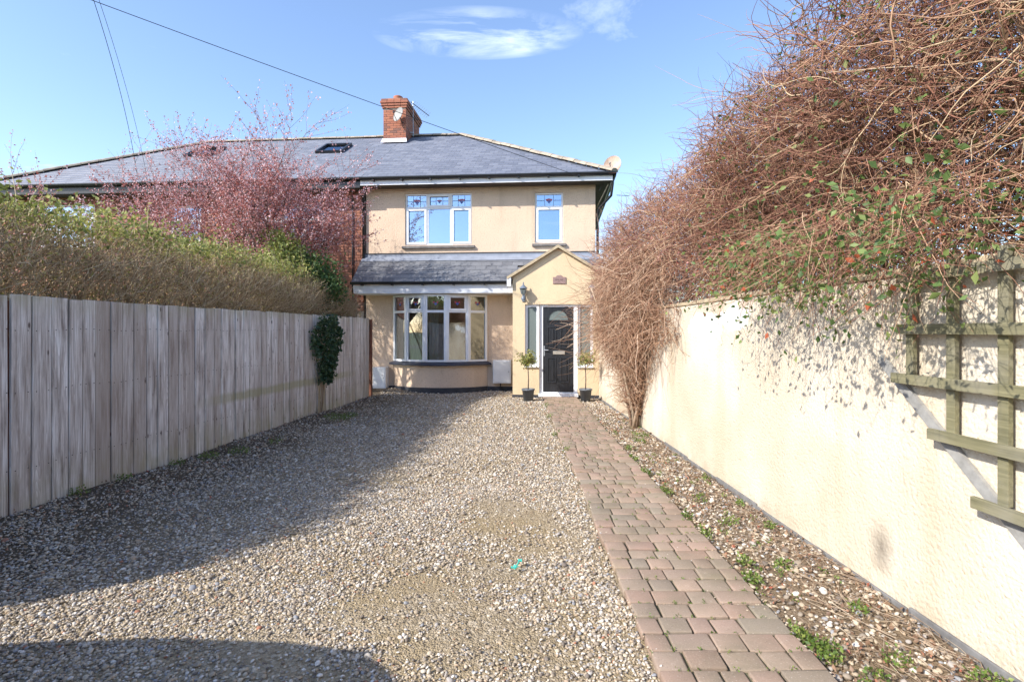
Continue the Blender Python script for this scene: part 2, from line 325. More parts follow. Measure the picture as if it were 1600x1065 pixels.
material('litter', f_leaf([(0.0, (0.13, 0.075, 0.045)), (0.5, (0.27, 0.165, 0.10)), (0.85, (0.40, 0.28, 0.18)), (1.0, (0.34, 0.10, 0.06))], 0.1))
material('weed', f_leaf([(0.0, (0.07, 0.125, 0.025)), (0.5, (0.14, 0.22, 0.04)), (1.0, (0.25, 0.30, 0.07))], 0.3))
material('evergreen', f_leaf([(0.0, (0.02, 0.04, 0.018)), (1.0, (0.06, 0.09, 0.035))], 0.15))

# ------------------------------------------------------------------ mesh helpers
class MB:
    def __init__(s): s.v = []; s.f = []
    def box(s, x0, x1, y0, y1, z0, z1):
        n = len(s.v)
        s.v += [(x, y, z) for z in (z0, z1) for x, y in ((x0, y0), (x1, y0), (x1, y1), (x0, y1))]
        s.f += [tuple(n+i for i in q) for q in ((3, 2, 1, 0), (4, 5, 6, 7), (0, 1, 5, 4), (1, 2, 6, 5), (2, 3, 7, 6), (3, 0, 4, 7))]; return s
    def quad(s, *p):
        n = len(s.v); s.v += [tuple(q) for q in p]; s.f.append(tuple(range(n, n+len(p)))); return s
    def prism(s, poly, vec):
        n = len(s.v); k = len(poly); vec = Vector(vec)
        s.v += [tuple(p) for p in poly] + [tuple(Vector(p)+vec) for p in poly]
        s.f.append(tuple(range(n+k-1, n-1, -1))); s.f.append(tuple(range(n+k, n+2*k)))
        for i in range(k):
            j = (i+1) % k; s.f.append((n+i, n+j, n+k+j, n+k+i))
        return s
    def tube(s, pts, rad, n=6, cap=True):
        pts = [Vector(p) for p in pts]; base = len(s.v); m = len(pts)
        rs = rad if isinstance(rad, (list, tuple)) else [rad]*m
        up = None
        for i, p in enumerate(pts):
            t = (pts[min(i+1, m-1)]-pts[max(i-1, 0)]).normalized()
            if up is None: up = t.orthogonal().normalized()
            up = (up - t*up.dot(t)).normalized(); w = t.cross(up)
            for k in range(n):
                a = 2*math.pi*k/n; s.v.append(tuple(p+(up*math.cos(a)+w*math.sin(a))*rs[i]))
        for i in range(m-1):
            for k in range(n):
                a, b2 = base+i*n+k, base+i*n+(k+1) % n; s.f.append((a, b2, b2+n, a+n))
        if cap: s.f.append(tuple(base+k for k in range(n-1, -1, -1))); s.f.append(tuple(base+(m-1)*n+k for k in range(n)))
        return s
    def lathe(s, prof, n=20, c=(0, 0, 0)):
        base = len(s.v); m = len(prof)
        for r, z in prof:
            for k in range(n):
                a = 2*math.pi*k/n; s.v.append((c[0]+r*math.cos(a), c[1]+r*math.sin(a), c[2]+z))
        for i in range(m-1):
            for k in range(n):
                a, b2 = base+i*n+k, base+i*n+(k+1) % n; s.f.append((a, b2, b2+n, a+n))
        return s
    def build(s, name, mat, parent=None, smooth=False, bevel=0.0, loc=None):
        me = bpy.data.meshes.new(name); me.from_pydata(s.v, [], s.f)
        if bevel:
            bm = bmesh.new(); bm.from_mesh(me)
            bmesh.ops.recalc_face_normals(bm, faces=bm.faces)
            ed = [e for e in bm.edges if len(e.link_faces) == 2 and e.calc_face_angle(0) > 0.6]
            bmesh.ops.bevel(bm, geom=ed, offset=bevel, segments=2, affect='EDGES', profile=0.6, clamp_overlap=True)
            bm.to_mesh(me); bm.free()
        else:
            bm = bmesh.new(); bm.from_mesh(me); bmesh.ops.recalc_face_normals(bm, faces=bm.faces); bm.to_mesh(me); bm.free()
        me.materials.append(MATS[mat])
        if smooth:
            me.polygons.foreach_set('use_smooth', [True]*len(me.polygons))
        return link(name, me, parent, loc)
def link(name, me, parent=None, loc=None):
    o = bpy.data.objects.new(name, me); COL.objects.link(o)
    if parent: o.parent = parent
    if loc: o.location = loc
    return o
def tag(o, label, cat, group=None, kind=None):
    o['label'] = label; o['category'] = cat
    if group: o['group'] = group
    if kind: o['kind'] = kind
    return o
def struct(o): o['kind'] = 'structure'; return o
def stuff(o): o['kind'] = 'stuff'; return o
def empty(name, loc=(0, 0, 0), rz=0.0, label=None, cat=None, group=None):
    o = bpy.data.objects.new(name, None); COL.objects.link(o); o.location = loc; o.rotation_euler = (0, 0, rz); o.empty_display_size = 0.2
    if label: tag(o, label, cat, group)
    return o
def np_mesh(name, verts, faces, mat, parent=None, rndattr=None, smooth=False):
    """verts (V,3), faces (F,k) arrays; rndattr per vertex"""
    me = bpy.data.meshes.new(name); V, F, k = len(verts), len(faces), faces.shape[1]
    me.vertices.add(V); me.vertices.foreach_set('co', np.ascontiguousarray(verts, dtype=np.float32).ravel())
    me.loops.add(F*k); me.loops.foreach_set('vertex_index', np.ascontiguousarray(faces, dtype=np.int32).ravel())
    me.polygons.add(F); me.polygons.foreach_set('loop_start', np.arange(0, F*k, k, dtype=np.int32))
    if smooth: me.polygons.foreach_set('use_smooth', np.ones(F, dtype=bool))
    me.update(calc_edges=True)
    if rndattr is not None:
        a = me.attributes.new('rnd', 'FLOAT', 'POINT'); a.data.foreach_set('value', np.ascontiguousarray(rndattr, dtype=np.float32))
    me.materials.append(MATS[mat]); return link(name, me, parent)
def unit(a): return a/np.maximum(np.linalg.norm(a, axis=-1, keepdims=True), 1e-9)
def strands(p0, d0, length, M=9, curl=0.25, grav=0.0, wander=0.5):
    n = len(p0); pts = np.zeros((n, M, 3)); pts[:, 0] = p0; d = unit(d0); w = rng.normal(size=(n, 3))
    step = (length/(M-1))[:, None]
    for i in range(1, M):
        w = w*(1-wander)+rng.normal(size=(n, 3))*wander
        d = d+curl*w; d[:, 2] += grav; d = unit(d)
        pts[:, i] = pts[:, i-1]+d*step
    return pts
def strand_mesh(name, pts, rad, mat, parent=None, r=None, taper=0.35, sides=3):
    n, M, _ = pts.shape
    t = np.gradient(pts, axis=1); t = unit(t)
    ref = np.where(np.abs(t[..., 2:3]) > 0.9, np.array([1.0, 0, 0]), np.array([0, 0, 1.0]))
    u = unit(np.cross(t, ref)); w = np.cross(t, u)
    rr = rad[:, None]*np.linspace(1, taper, M)[None]
    vs = []
    for k in range(sides):
        a = 2*math.pi*k/sides; vs.append(pts+(u*math.cos(a)+w*math.sin(a))*rr[..., None])
    V = np.stack(vs, axis=2)     # n,M,S,3
    idx = np.arange(n*M*sides).reshape(n, M, sides)
    a = idx[:, :-1, :]; b = np.roll(idx, -1, axis=2)[:, :-1, :]; c = np.roll(idx, -1, axis=2)[:, 1:, :]; d = idx[:, 1:, :]
    F = np.stack([a, b, c, d], axis=-1).reshape(-1, 4)
    if r is None: r = rng.random(n)
    ra = np.repeat(r, M*sides)
    return np_mesh(name, V.reshape(-1, 3), F, mat, parent, ra, True)
def leaf_mesh(name, p, size, mat, parent=None, r=None, up=None, elong=1.7):
    """one folded four-corner leaf per point"""
    n = len(p); d = unit(rng.normal(size=(n, 3))+(0 if up is None else np.array(up)))
    s = unit(np.cross(d, rng.normal(size=(n, 3)))); nn = np.cross(d, s)
    L = (size*elong)[:, None]; Wd = (size*0.5)[:, None]
    a = p; b = p+d*L*0.5+s*Wd+nn*Wd*0.35; c = p+d*L; e = p+d*L*0.5-s*Wd+nn*Wd*0.35
    V = np.stack([a, b, c, e], axis=1).reshape(-1, 3)
    i = np.arange(n)*4; F = np.concatenate([np.stack([i, i+1, i+2], 1), np.stack([i, i+2, i+3], 1)])
    if r is None: r = rng.random(n)
    return np_mesh(name, V, F, mat, parent, np.repeat(r, 4))

# ================================================================== THE SETTING
g = MB(); g.quad((-600, -600, -0.06), (600, -600, -0.06), (600, 900, -0.06), (-600, 900, -0.06)); struct(g.build('ground', 'lawn'))
def fence_x(y): return -4.15+0.09*(y-4.38)
def wall_x(y): return 1.94+(12.7-y)*0.0252
def gh(x, y):      # height of the drive
    f = np.clip(1-(x-fence_x(y))/0.9, 0, 1)
    return 0.055*f*f*(3-2*f)+0.010*np.sin(x*2.3+y*1.1)+0.008*np.sin(y*2.9-x*1.3)
xs = np.linspace(-5.2, 2.4, 60); ys = np.linspace(-6, 15.4, 130)
gx, gy = np.meshgrid(xs, ys); fx = gx
V = np.stack([fx, gy, gh(fx, gy)], -1).reshape(-1, 3); idx = np.arange(60*130).reshape(130, 60)
F = np.stack([idx[:-1, :-1], idx[:-1, 1:], idx[1:, 1:], idx[1:, :-1]], -1).reshape(-1, 4)
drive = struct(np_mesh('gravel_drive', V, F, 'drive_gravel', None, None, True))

PX0, PX1 = 0.645, 1.42
path = MB(); path.box(PX0+0.01, PX1-0.01, 1.4, 12.74, -0.04, 0.026); path = struct(path.build('brick_path', 'path_sand'))
pm = {}
def paver_mesh(w, d, k):
    key = (round(w, 2), k)
    if key not in pm:
        b = MB(); b.box(-w/2, w/2, -d/2, d/2, -0.04, 0.006)
        o = b.build('paver', 'paver', None, True, 0.008); me = o.data; bpy.data.objects.remove(o)
        jit = random.Random(hash(key) % 999)
        for v in me.vertices: v.co.x += jit.uniform(-.003, .003); v.co.y += jit.uniform(-.003, .003)
        pm[key] = me
    return pm[key]
y = 2.16; npav = 0; far_pavers = MB()
while y < 12.68:
    d = 0.150; x = PX0+random.uniform(-0.015, 0.012)
    while x < PX1-0.05:
        w = random.choice((0.12, 0.15, 0.15, 0.18, 0.21)); rest = PX1-x
        if rest-w < 0.09: w = min(0.25, round(rest, 2))
        j_ = random.choice((.008, .010, .014, .018)); zc_ = 0.035+random.uniform(-.005, .005)
        if npav < 300:
            o = link('paver', paver_mesh(w-j_, d-.009, random.randint(0, 2)), path, (x+w/2, y+d/2+random.uniform(-.004, .004), zc_))
            o.rotation_euler = (random.uniform(-.025, .025), random.uniform(-.025, .025), random.uniform(-.03, .03)); npav += 1
        else: far_pavers.box(x+.005, x+w-.005, y+.005, y+d-.005, 0, zc_+.006)
        x += w
    y += d
stuff(far_pavers.build('far_pavers', 'paver', path))
# gravel: pebbles scattered as instances
pcol = bpy.data.collections.new('pebble_shapes')
for k in range(7):
    bm = bmesh.new(); bmesh.ops.create_icosphere(bm, subdivisions=2 if k < 3 else 1, radius=0.5)
    sx, sy, sz = random.uniform(0.9, 1.25), random.uniform(0.65, 0.95), random.uniform(0.4, 0.65)
    ph = [Vector((random.gauss(0, 1), random.gauss(0, 1), random.gauss(0, 1))).normalized() for _ in range(4)]
    for v in bm.verts:
        n = v.co.normalized(); q = 1+sum(0.16*max(0, n.dot(h)-0.45) for h in ph)-sum(0.28*max(0, n.dot(-h)-0.6) for h in ph)
        v.co = Vector((v.co.x*sx, v.co.y*sy, v.co.z*sz))*q
    me = bpy.data.meshes.new('pebble'); bm.to_mesh(me); bm.free(); me.polygons.foreach_set('use_smooth', [True]*len(me.polygons)); me.materials.append(MATS['pebble'])
    pcol.objects.link(bpy.data.objects.new('pebble_shape', me))
def nz(x, y, f, s): return np.sin(x*f+s)*np.cos(y*f*1.13+s*2.1)+0.6*np.sin((x+y)*f*1.9+s*3.3)+0.4*np.cos((x-1.4*y)*f*3.1+s)
def scatter(n, x0, x1, y0, y1): return rng.uniform(x0, x1, n), rng.uniform(y0, y1, n)
PXs, PYs, PS = [], [], []
for (n, y0, y1, s) in ((44000, 2.1, 3.4, 0.0155), (50000, 3.4, 5.6, 0.0165), (42000, 5.6, 9.0, 0.019), (26000, 9.0, 14.6, 0.026)):
    x, yv = scatter(n, -4.45, 0.66, y0, y1)
    keep = (x > fence_x(yv)+0.02) & (x < PX0-0.005+0.012*np.sin(yv*9))
    bare = np.exp(-(((x+0.25)/0.75)**2+((yv-3.05)/0.55)**2))+0.8*np.exp(-(((x+0.05)/0.45)**2+((yv-4.5)/0.9)**2))+0.5*np.exp(-(((x+0.9)/0.7)**2+((yv-2.6)/0.35)**2))
    keep &= rng.random(n) > np.clip(bare*(1.05+0.45*nz(x, yv, 5.0, 2.0))+0.25*nz(x, yv, 2.0, 1.0), 0, 0.94)
    keep &= rng.random(n) > np.clip(.62*np.clip(1-(x-fence_x(yv))/2.1, 0, 1)+.12*nz(x, yv, 3.0, .4), 0, .85)*(x < -1.2)
    PXs.append(x[keep]); PYs.append(yv[keep]); PS.append(np.clip(rng.lognormal(math.log(s), 0.30, keep.sum()), 0.010, 0.05))
x, yv = scatter(10000, PX1, 2.25, 1.9, 12.6)
keep = (x > PX1+0.005) & (x < wall_x(yv)-0.02)
PXs.append(x[keep]); PYs.append(yv[keep]); PS.append(np.clip(rng.lognormal(math.log(0.021), 0.42, keep.sum()), 0.011, 0.07))
# a few in the joints of the path
x, yv = scatter(900, PX0, PX1, 2.1, 12.5); PXs.append(x); PYs.append(yv); PS.append(rng.uniform(.006, .013, 900))
yv = rng.uniform(2.1, 12.5, 900); x = np.where(rng.random(900) < .5, PX0+rng.exponential(.025, 900), PX1-rng.exponential(.03, 900)); PXs.append(x); PYs.append(yv); PS.append(rng.uniform(.010, .02, 900))
X, Y, SC = np.concatenate(PXs), np.concatenate(PYs), np.concatenate(PS)
onpath = (X > PX0) & (X < PX1)
Z = gh(X, Y)+SC*rng.uniform(0.0, 0.35, len(X)); Z[onpath] = 0.034
me = bpy.data.meshes.new('gravel'); me.vertices.add(len(X)); me.vertices.foreach_set('co', np.stack([X, Y, Z], 1).astype(np.float32).ravel())
def vattr(name, typ, arr, key): a = me.attributes.new(name, typ, 'POINT'); a.data.foreach_set(key, np.ascontiguousarray(arr).ravel())
vattr('rot', 'FLOAT_VECTOR', np.stack([rng.normal(0, .3, len(X)), rng.normal(0, .3, len(X)), rng.uniform(0, 6.28, len(X))], 1).astype(np.float32), 'vector')
vattr('scl', 'FLOAT', SC.astype(np.float32), 'value'); vattr('pick', 'INT', rng.integers(0, 7, len(X)).astype(np.int32), 'value')
gravel = stuff(link('gravel', me)); tag(gravel, 'loose beige and grey pebbles covering the drive', 'gravel'); gravel['kind'] = 'stuff'
def instancer(o, coll):
    ng = bpy.data.node_groups.new('scatter_'+o.name, 'GeometryNodeTree')
    ng.interface.new_socket('Geometry', in_out='INPUT', socket_type='NodeSocketGeometry'); ng.interface.new_socket('Geometry', in_out='OUTPUT', socket_type='NodeSocketGeometry')
    gi = ng.nodes.new('NodeGroupInput'); go = ng.nodes.new('NodeGroupOutput'); iop = ng.nodes.new('GeometryNodeInstanceOnPoints')
    ci = ng.nodes.new('GeometryNodeCollectionInfo'); ci.inputs['Collection'].default_value = coll; ci.inputs['Separate Children'].default_value = True; ci.inputs['Reset Children'].default_value = True
    def at(nm, dt):
        a = ng.nodes.new('GeometryNodeInputNamedAttribute'); a.data_type = dt; a.inputs['Name'].default_value = nm; return a.outputs[0]
    L = ng.links.new
    L(gi.outputs[0], iop.inputs['Points']); L(ci.outputs[0], iop.inputs['Instance']); iop.inputs['Pick Instance'].default_value = True
    L(at('pick', 'INT'), iop.inputs['Instance Index']); L(at('rot', 'FLOAT_VECTOR'), iop.inputs['Rotation']); L(at('scl', 'FLOAT'), iop.inputs['Scale'])
    L(iop.outputs[0], go.inputs[0])
    m = o.modifiers.new('scatter', 'NODES'); m.node_group = ng
instancer(gravel, pcol)

# ================================================================== THE HOUSES (local frame: x along the front, y inwards)
HO, HR = (2.07, 14.05, 0.0), R(-4.5)
HM = Matrix.Translation(HO) @ Matrix.Rotation(HR, 4, 'Z')
def hw(x, y, z): return tuple(HM @ Vector((x, y, z)))
def holed_wall(mb, x0, x1, z0, z1, y0, y1, holes):
    xs = sorted({x0, x1, *[h[0] for h in holes], *[h[1] for h in holes]}); zs = sorted({z0, z1, *[h[2] for h in holes], *[h[3] for h in holes]})
    inh = lambda x, z: any(h[0] < x < h[1] and h[2] < z < h[3] for h in holes)
    for i in range(len(xs)-1):
        for j in range(len(zs)-1):
            if inh((xs[i]+xs[i+1])/2, (zs[j]+zs[j+1])/2): continue
            a, b, c, d = xs[i], xs[i+1], zs[j], zs[j+1]
            mb.quad((a, y0, c), (b, y0, c), (b, y0, d), (a, y0, d)); mb.quad((a, y1, c), (a, y1, d), (b, y1, d), (b, y1, c))
    for a, b, c, d in holes:
        mb.quad((a, y0, c), (a, y1, c), (a, y1, d), (a, y0, d)); mb.quad((b, y0, c), (b, y0, d), (b, y1, d), (b, y1, c))
        mb.quad((a, y0, c), (b, y0, c), (b, y1, c), (a, y1, c)); mb.quad((a, y0, d), (a, y1, d), (b, y1, d), (b, y0, d))
    return mb
def frame_bars(mb, x0, x1, z0, z1, y0, y1, t):
    mb.box(x0, x0+t, y0, y1, z0, z1); mb.box(x1-t, x1, y0, y1, z0, z1)
    mb.box(x0+t, x1-t, y0, y1, z0, z0+t); mb.box(x0+t, x1-t, y0, y1, z1-t, z1)
def lead_light(win, x0, x1, z0, z1, y):
    m = MB(); w, h = x1-x0, z1-z0; cx, cz = (x0+x1)/2, (z0+z1)/2
    for fx in (0.32, 0.68): MB().box(x0+w*fx-.005, x0+w*fx+.005, y-.006, y, z0, z1).build('lead_strip', 'lead_came', win)
    for xa, xb in ((x0, x0+w*0.32-.0055), (x0+w*0.68+.0055, x1)): MB().box(xa, xb, y-.006, y, cz-.005, cz+.005).build('lead_strip', 'lead_came', win)
    s = min(w, h*1.3)*0.15
    for k, (dx, dz, q, col) in enumerate(((-0.95, 0.25, .62, 'red_glass'), (0.95, 0.25, .62, 'red_glass'), (0, 0.45, .6, 'red_glass'), (0, -0.55, .85, 'blue_glass'))):
        p = MB(); ax, az = cx+dx*s, cz+dz*s; r = q*s
        p.prism([(ax-r, y-.009, az+.25*r), (ax-.45*r, y-.009, az+.85*r), (ax, y-.009, az+.45*r), (ax+.45*r, y-.009, az+.85*r), (ax+r, y-.009, az+.25*r), (ax, y-.009, az-r)], (0, .008, 0))
        p.build('stained_motif', col, win)
def window(house, x0, x1, z0, z1, cols, ztr, casements, top_casement=(), yf=0.05, leaded=True, sill='grey_sill', glass='window_glass'):
    m = MB(); t = 0.045; D = 0.07; y1 = yf+D
    frame_bars(m, x0, x1, z0, z1, yf, y1, t)
    for c in cols: m.box(c-.03, c+.03, yf, y1, z0+t, ztr-.03 if ztr else z1-t)
    if ztr:
        m.box(x0+t, x1-t, yf, y1, ztr-.03, ztr+.03)
        for c in cols: m.box(c-.03, c+.03, yf, y1, ztr+.03, z1-t)
    win = m.build('window', 'white_upvc', house)
    edges = [x0+t-.03, *cols, x1-t+.03]
    for i in range(len(edges)-1):
        a, b = edges[i]+.03, edges[i+1]-.03
        zt = (ztr-.03) if ztr else z1-t
        for (za, zb, isc, top) in (((z0+t, zt, i in casements, False),) + (((ztr+.03, z1-t, i in top_casement, True),) if ztr else ())):
            if isc:
                cm_ = MB(); frame_bars(cm_, a-.012, b+.012, za-.012, zb+.012, yf-.022, yf-.001, 0.055); cm_.build('casement', 'white_upvc', win, bevel=0.004)
            pa, pb, pc, pd = (a+.043, b-.043, za+.043, zb-.043) if isc else (a, b, za, zb)
            gl = MB(); gl.box(pa-.005, pb+.005, yf+.03, yf+.042, pc-.005, pd+.005); gl.build('pane', glass, win)
            if top and leaded: lead_light(win, pa, pb, pc, pd, yf+.029)
    if sill:
        s = MB(); s.prism([(x0-.07, .05, z0-.004), (x0-.07, -.07, z0-.03), (x0-.07, -.07, z0-.085), (x0-.07, .05, z0-.10)], (x1-x0+.14, 0, 0)); s.build('sill', sill, win)
    return win

house = empty('rendered_house', HO, HR, 'cream pebbledashed house with grey slate roof, bow window and gabled porch', 'house')
XL = -6.07
w1 = (-5.01, -3.22, 3.84, 5.21); w2 = (-1.56, -0.83, 3.86, 5.17); bayo = (-5.2, -2.93, 0.80, 2.50)
m = holed_wall(MB(), XL, 0, 0, 5.62, 0, 0.25, [w1, w2, bayo])
m.box(-0.25, -0.001, 0.2505, 7.6, 0, 5.62).box(XL, -0.25, 7.35, 7.6, 0, 5.62).box(XL, XL+0.2, 0.2505, 7.35, 0, 5.6)
m.build('wall', 'pebbledash', house)
m = MB(); m.box(XL+.2, -.25, .26, 7.34, 2.62, 2.8).box(XL+.2, -.25, .26, 7.34, 5.55, 5.62).box(XL+.2, -.25, 3.8, 3.9, 0.05, 5.54).box(XL+.2, -.25, .26, 7.34, 0.02, 0.08)
m.build('inner_floor', 'interior', house)
window(house, *w1, [-4.42, -3.78], 4.83, {0, 2}, {1})
window(house, *w2, [], 4.80, {0})
# bow window
BCX, BR, BH = -4.06, 1.72, math.asin(1.26/1.72); BCY = -0.05+BR*math.cos(BH)
def bp_(a, r=BR): return (BCX+r*math.sin(a), BCY-r*math.cos(a))
bw = MB(); NA = 24; A = [-BH+2*BH*i/NA for i in range(NA+1)]
for i in range(NA):
    (xa, ya), (xb, yb) = bp_(A[i], BR-.02), bp_(A[i+1], BR-.02)
    bw.quad((xa, ya, 0.12), (xb, yb, 0.12), (xb, yb, 0.70), (xa, ya, 0.70))
bwall = bw.build('bow_wall', 'pebbledash', house, True)
bw = MB()
for i in range(NA):
    (xa, ya), (xb, yb) = bp_(A[i], BR+.0), bp_(A[i+1], BR+.0); (xc, yc), (xd, yd) = bp_(A[i], BR-.03), bp_(A[i+1], BR-.03)
    bw.quad((xa, ya, -.03), (xb, yb, -.03), (xb, yb, 0.125), (xa, ya, 0.125)); bw.quad((xa, ya, .125), (xb, yb, .125), (xd, yd, .135), (xc, yc, .135))
bw.build('bow_plinth', 'plinth_dark', house, True)
bw = MB(); prof = [(-.09, .765), (-.09, .795), (.09, .74), (.09, .69), (-.05, .69)]
As = [-BH-.03+2*(BH+.03)*i/NA for i in range(NA+1)]
for i in range(NA):
    for k in range(len(prof)):
        (r0, z0), (r1, z1) = prof[k], prof[(k+1) % len(prof)]
        p = [bp_(As[i], BR+r0)+(z0,), bp_(As[i+1], BR+r0)+(z0,), bp_(As[i+1], BR+r1)+(z1,), bp_(As[i], BR+r1)+(z1,)]; bw.quad(*p)
for aa in (As[0], As[-1]): bw.quad(*[bp_(aa, BR+r)+(z,) for r, z in prof])
bw.build('bow_sill', 'dark_sill', house)
RW = BR-0.03
for i in range(5):
    a0, a1 = -BH+2*BH*i/5, -BH+2*BH*(i+1)/5; am = (a0+a1)/2
    wd = 2*RW*math.sin((a1-a0)/2); cx, cy = bp_(am, RW*math.cos((a1-a0)/2))
    loc = Matrix.Translation((cx, cy, 0)) @ Matrix.Rotation(am, 4, 'Z')
    def xf(mb): mb.v = [tuple(loc @ Vector(v)) for v in mb.v]; return mb
    h = wd/2; z0, z1, zt = 0.785, 2.505, 2.07; t = 0.062
    fm = MB(); fm.box(-h, -h+t, -.03, .04, z0, z1).box(h-t, h, -.03, .04, z0, z1).box(-h+t, h-t, -.03, .04, z0, z0+.05).box(-h+t, h-t, -.03, .04, z1-.05, z1).box(-h+t, h-t, -.03, .04, zt-.03, zt+.03)
    win = xf(fm).build('bow_window', 'white_upvc', house)
    top_c = i in (1, 3)
    xf(MB().box(-h+t-.004, h-t+.004, -.002, .01, z0+.046, zt-.026)).build('pane', 'bay_glass', win)
    ins = 0.045 if top_c else 0
    if top_c:
        fm = MB(); frame_bars(fm, -h+t-.012, h-t+.012, zt+.018, z1-.038, -.052, -.031, .05); xf(fm).build('casement', 'white_upvc', win)
    xf(MB().box(-h+t-.004+ins, h-t+.004-ins, -.002, .01, zt+.026+ins, z1-.046-ins)).build('pane', 'bay_glass', win)
    # motif in the top light
    cz = (zt+z1)/2; s = .05
    for dx, dz, q, col in ((-0.95, 0.25, .62, 'red_glass'), (0.95, 0.25, .62, 'red_glass'), (0, -0.55, .8, 'blue_glass')):
        p = MB(); ax, az = dx*s, cz+dz*s; r = q*s
        p.prism([(ax-r, -.012, az+.25*r), (ax-.45*r, -.012, az+.85*r), (ax, -.012, az+.45*r), (ax+.45*r, -.012, az+.85*r), (ax+r, -.012, az+.25*r), (ax, -.012, az-r)], (0, .008, 0))
        xf(p).build('stained_motif', col, win)
    m = MB(); n = 14
    if i in (0, 1, 2):
        for k in range(n):
            xa, xb = -h+2*h*k/n*0.55, -h+2*h*(k+1)/n*0.55
            m.quad((xa, .22+.02*math.sin(k*1.7), .8), (xb, .22+.02*math.sin(k*1.7+1.7), .8), (xb, .22+.02*math.sin(k*1.7+1.7), 2.5), (xa, .22+.02*math.sin(k*1.7), 2.5))
        xf(m).build('curtain', 'curtain', house)
# mullion posts between bow lights
for i in range(1, 5):
    a = -BH+2*BH*i/5; x_, y_ = bp_(a, RW+.012); po = MB()
    po.box(-.028, .028, -.034, .02, .79, 2.5); lm = Matrix.Translation((x_, y_, 0)) @ Matrix.Rotation(a, 4, 'Z'); po.v = [tuple(lm @ Vector(v)) for v in po.v]
    po.build('mullion', 'white_upvc', house)
# lean-to: fascia, soffit, gutter, slates
m = MB(); m.box(-6.15, -2.035, -.70, -.675, 2.52, 2.735); m.build('fascia', 'white_paint', house)
m = MB(); m.box(-6.15, -2.035, -.674, -.002, 2.515, 2.54); m.build('soffit', 'white_paint', house)
def gutter(x0, x1, y, z, r, parent):
    m = MB(); n = 10
    for k in range(n):
        a0, a1 = math.pi+math.pi*k/n, math.pi+math.pi*(k+1)/n
        for rr, fl in ((r, 1), (r-.006, 0)):
            m.quad((x0, y+rr*math.cos(a0), z+rr*math.sin(a0)), (x1, y+rr*math.cos(a0), z+rr*math.sin(a0)), (x1, y+rr*math.cos(a1), z+rr*math.sin(a1)), (x0, y+rr*math.cos(a1), z+rr*math.sin(a1)))
    m.box(x0, x1, y-r-.003, y-r+.006, z-.004, z+.008)
    for xe in (x0, x1): m.prism([(xe, y+r*math.cos(math.pi+math.pi*k/8), z+r*math.sin(math.pi+math.pi*k/8)) for k in range(9)], (.006, 0, 0))
    return m.build('gutter', 'black_plastic', parent, False)
gutter(-6.2, -2.05, -.765, 2.80, .06, house)
for x in np.arange(-5.9, -2.2, 0.78): MB().box(x-.02, x+.02, -.835, -.70, 2.715, 2.735).build('gutter_bracket', 'black_plastic', house)
ly0, lz0, ly1, lz1 = -.80, 2.79, -.0, 3.52
slope = math.atan2(lz1-lz0, ly1-ly0); Ls = math.hypot(lz1-lz0, ly1-ly0)
m = MB(); m.quad((-6.15, ly0+.02, lz0-.02), (.12, ly0+.02, lz0-.02), (.12, -.002, lz1-.03), (-6.15, -.002, lz1-.03)); m.build('roof_deck', 'soffit_dark', house)
lean = empty('lean_to_roof'); lean.parent = house
slm = {}
def slate_mesh(w, L, k):
    key = (round(w, 3), k)
    if key not in slm:
        b = MB(); b.box(0, w-.004, 0, L, 0, .011); o = b.build('slate', 'lean_slate', None, False, 0.002); slm[key] = o.data; bpy.data.objects.remove(o)
    return slm[key]
gauge = .165; nrow = 6
for r_ in range(nrow):
    s0 = r_*gauge; x = -6.17-(0.135 if r_ % 2 else 0)
    while x < .12:
        xa = max(x, -6.17); w = min(x+.27, .12)-xa
        if w > .03 and not (-1.95 < xa+w/2 < 0.02 and r_ < 4):
            o = link('slate', slate_mesh(w, gauge+.10, random.randint(0, 1)), lean, (xa, ly0+s0*math.cos(slope), lz0+s0*math.sin(slope)+random.uniform(0, .004)))
            o.rotation_euler = (slope-.045+random.uniform(-.008, .008), 0, random.uniform(-.006, .006))
        x += .27
m = MB(); fs = .80; m.quad((-6.16, ly0+fs*Ls*math.cos(slope), lz0+fs*Ls*math.sin(slope)+.035), (.12, ly0+fs*Ls*math.cos(slope), lz0+fs*Ls*math.sin(slope)+.035), (.12, -.004, lz1+.035), (-6.16, -.004, lz1+.035))
m.box(-6.16, .02, -.012, -.003, lz1+.0, lz1+.11); m.build('lead_flashing', 'lead', house)
m = MB(); m.box(XL, 0, -.02, -.0125, lz1+.085, lz1+.115); m.build('render_bead', 'plinth_dark', house)
m = MB(); m.box(XL, -5.34, -.02, -.002, 0, .12).box(-2.80, -2.04, -.02, -.002, 0, .12); m.build('wall_plinth', 'plinth_dark', house)
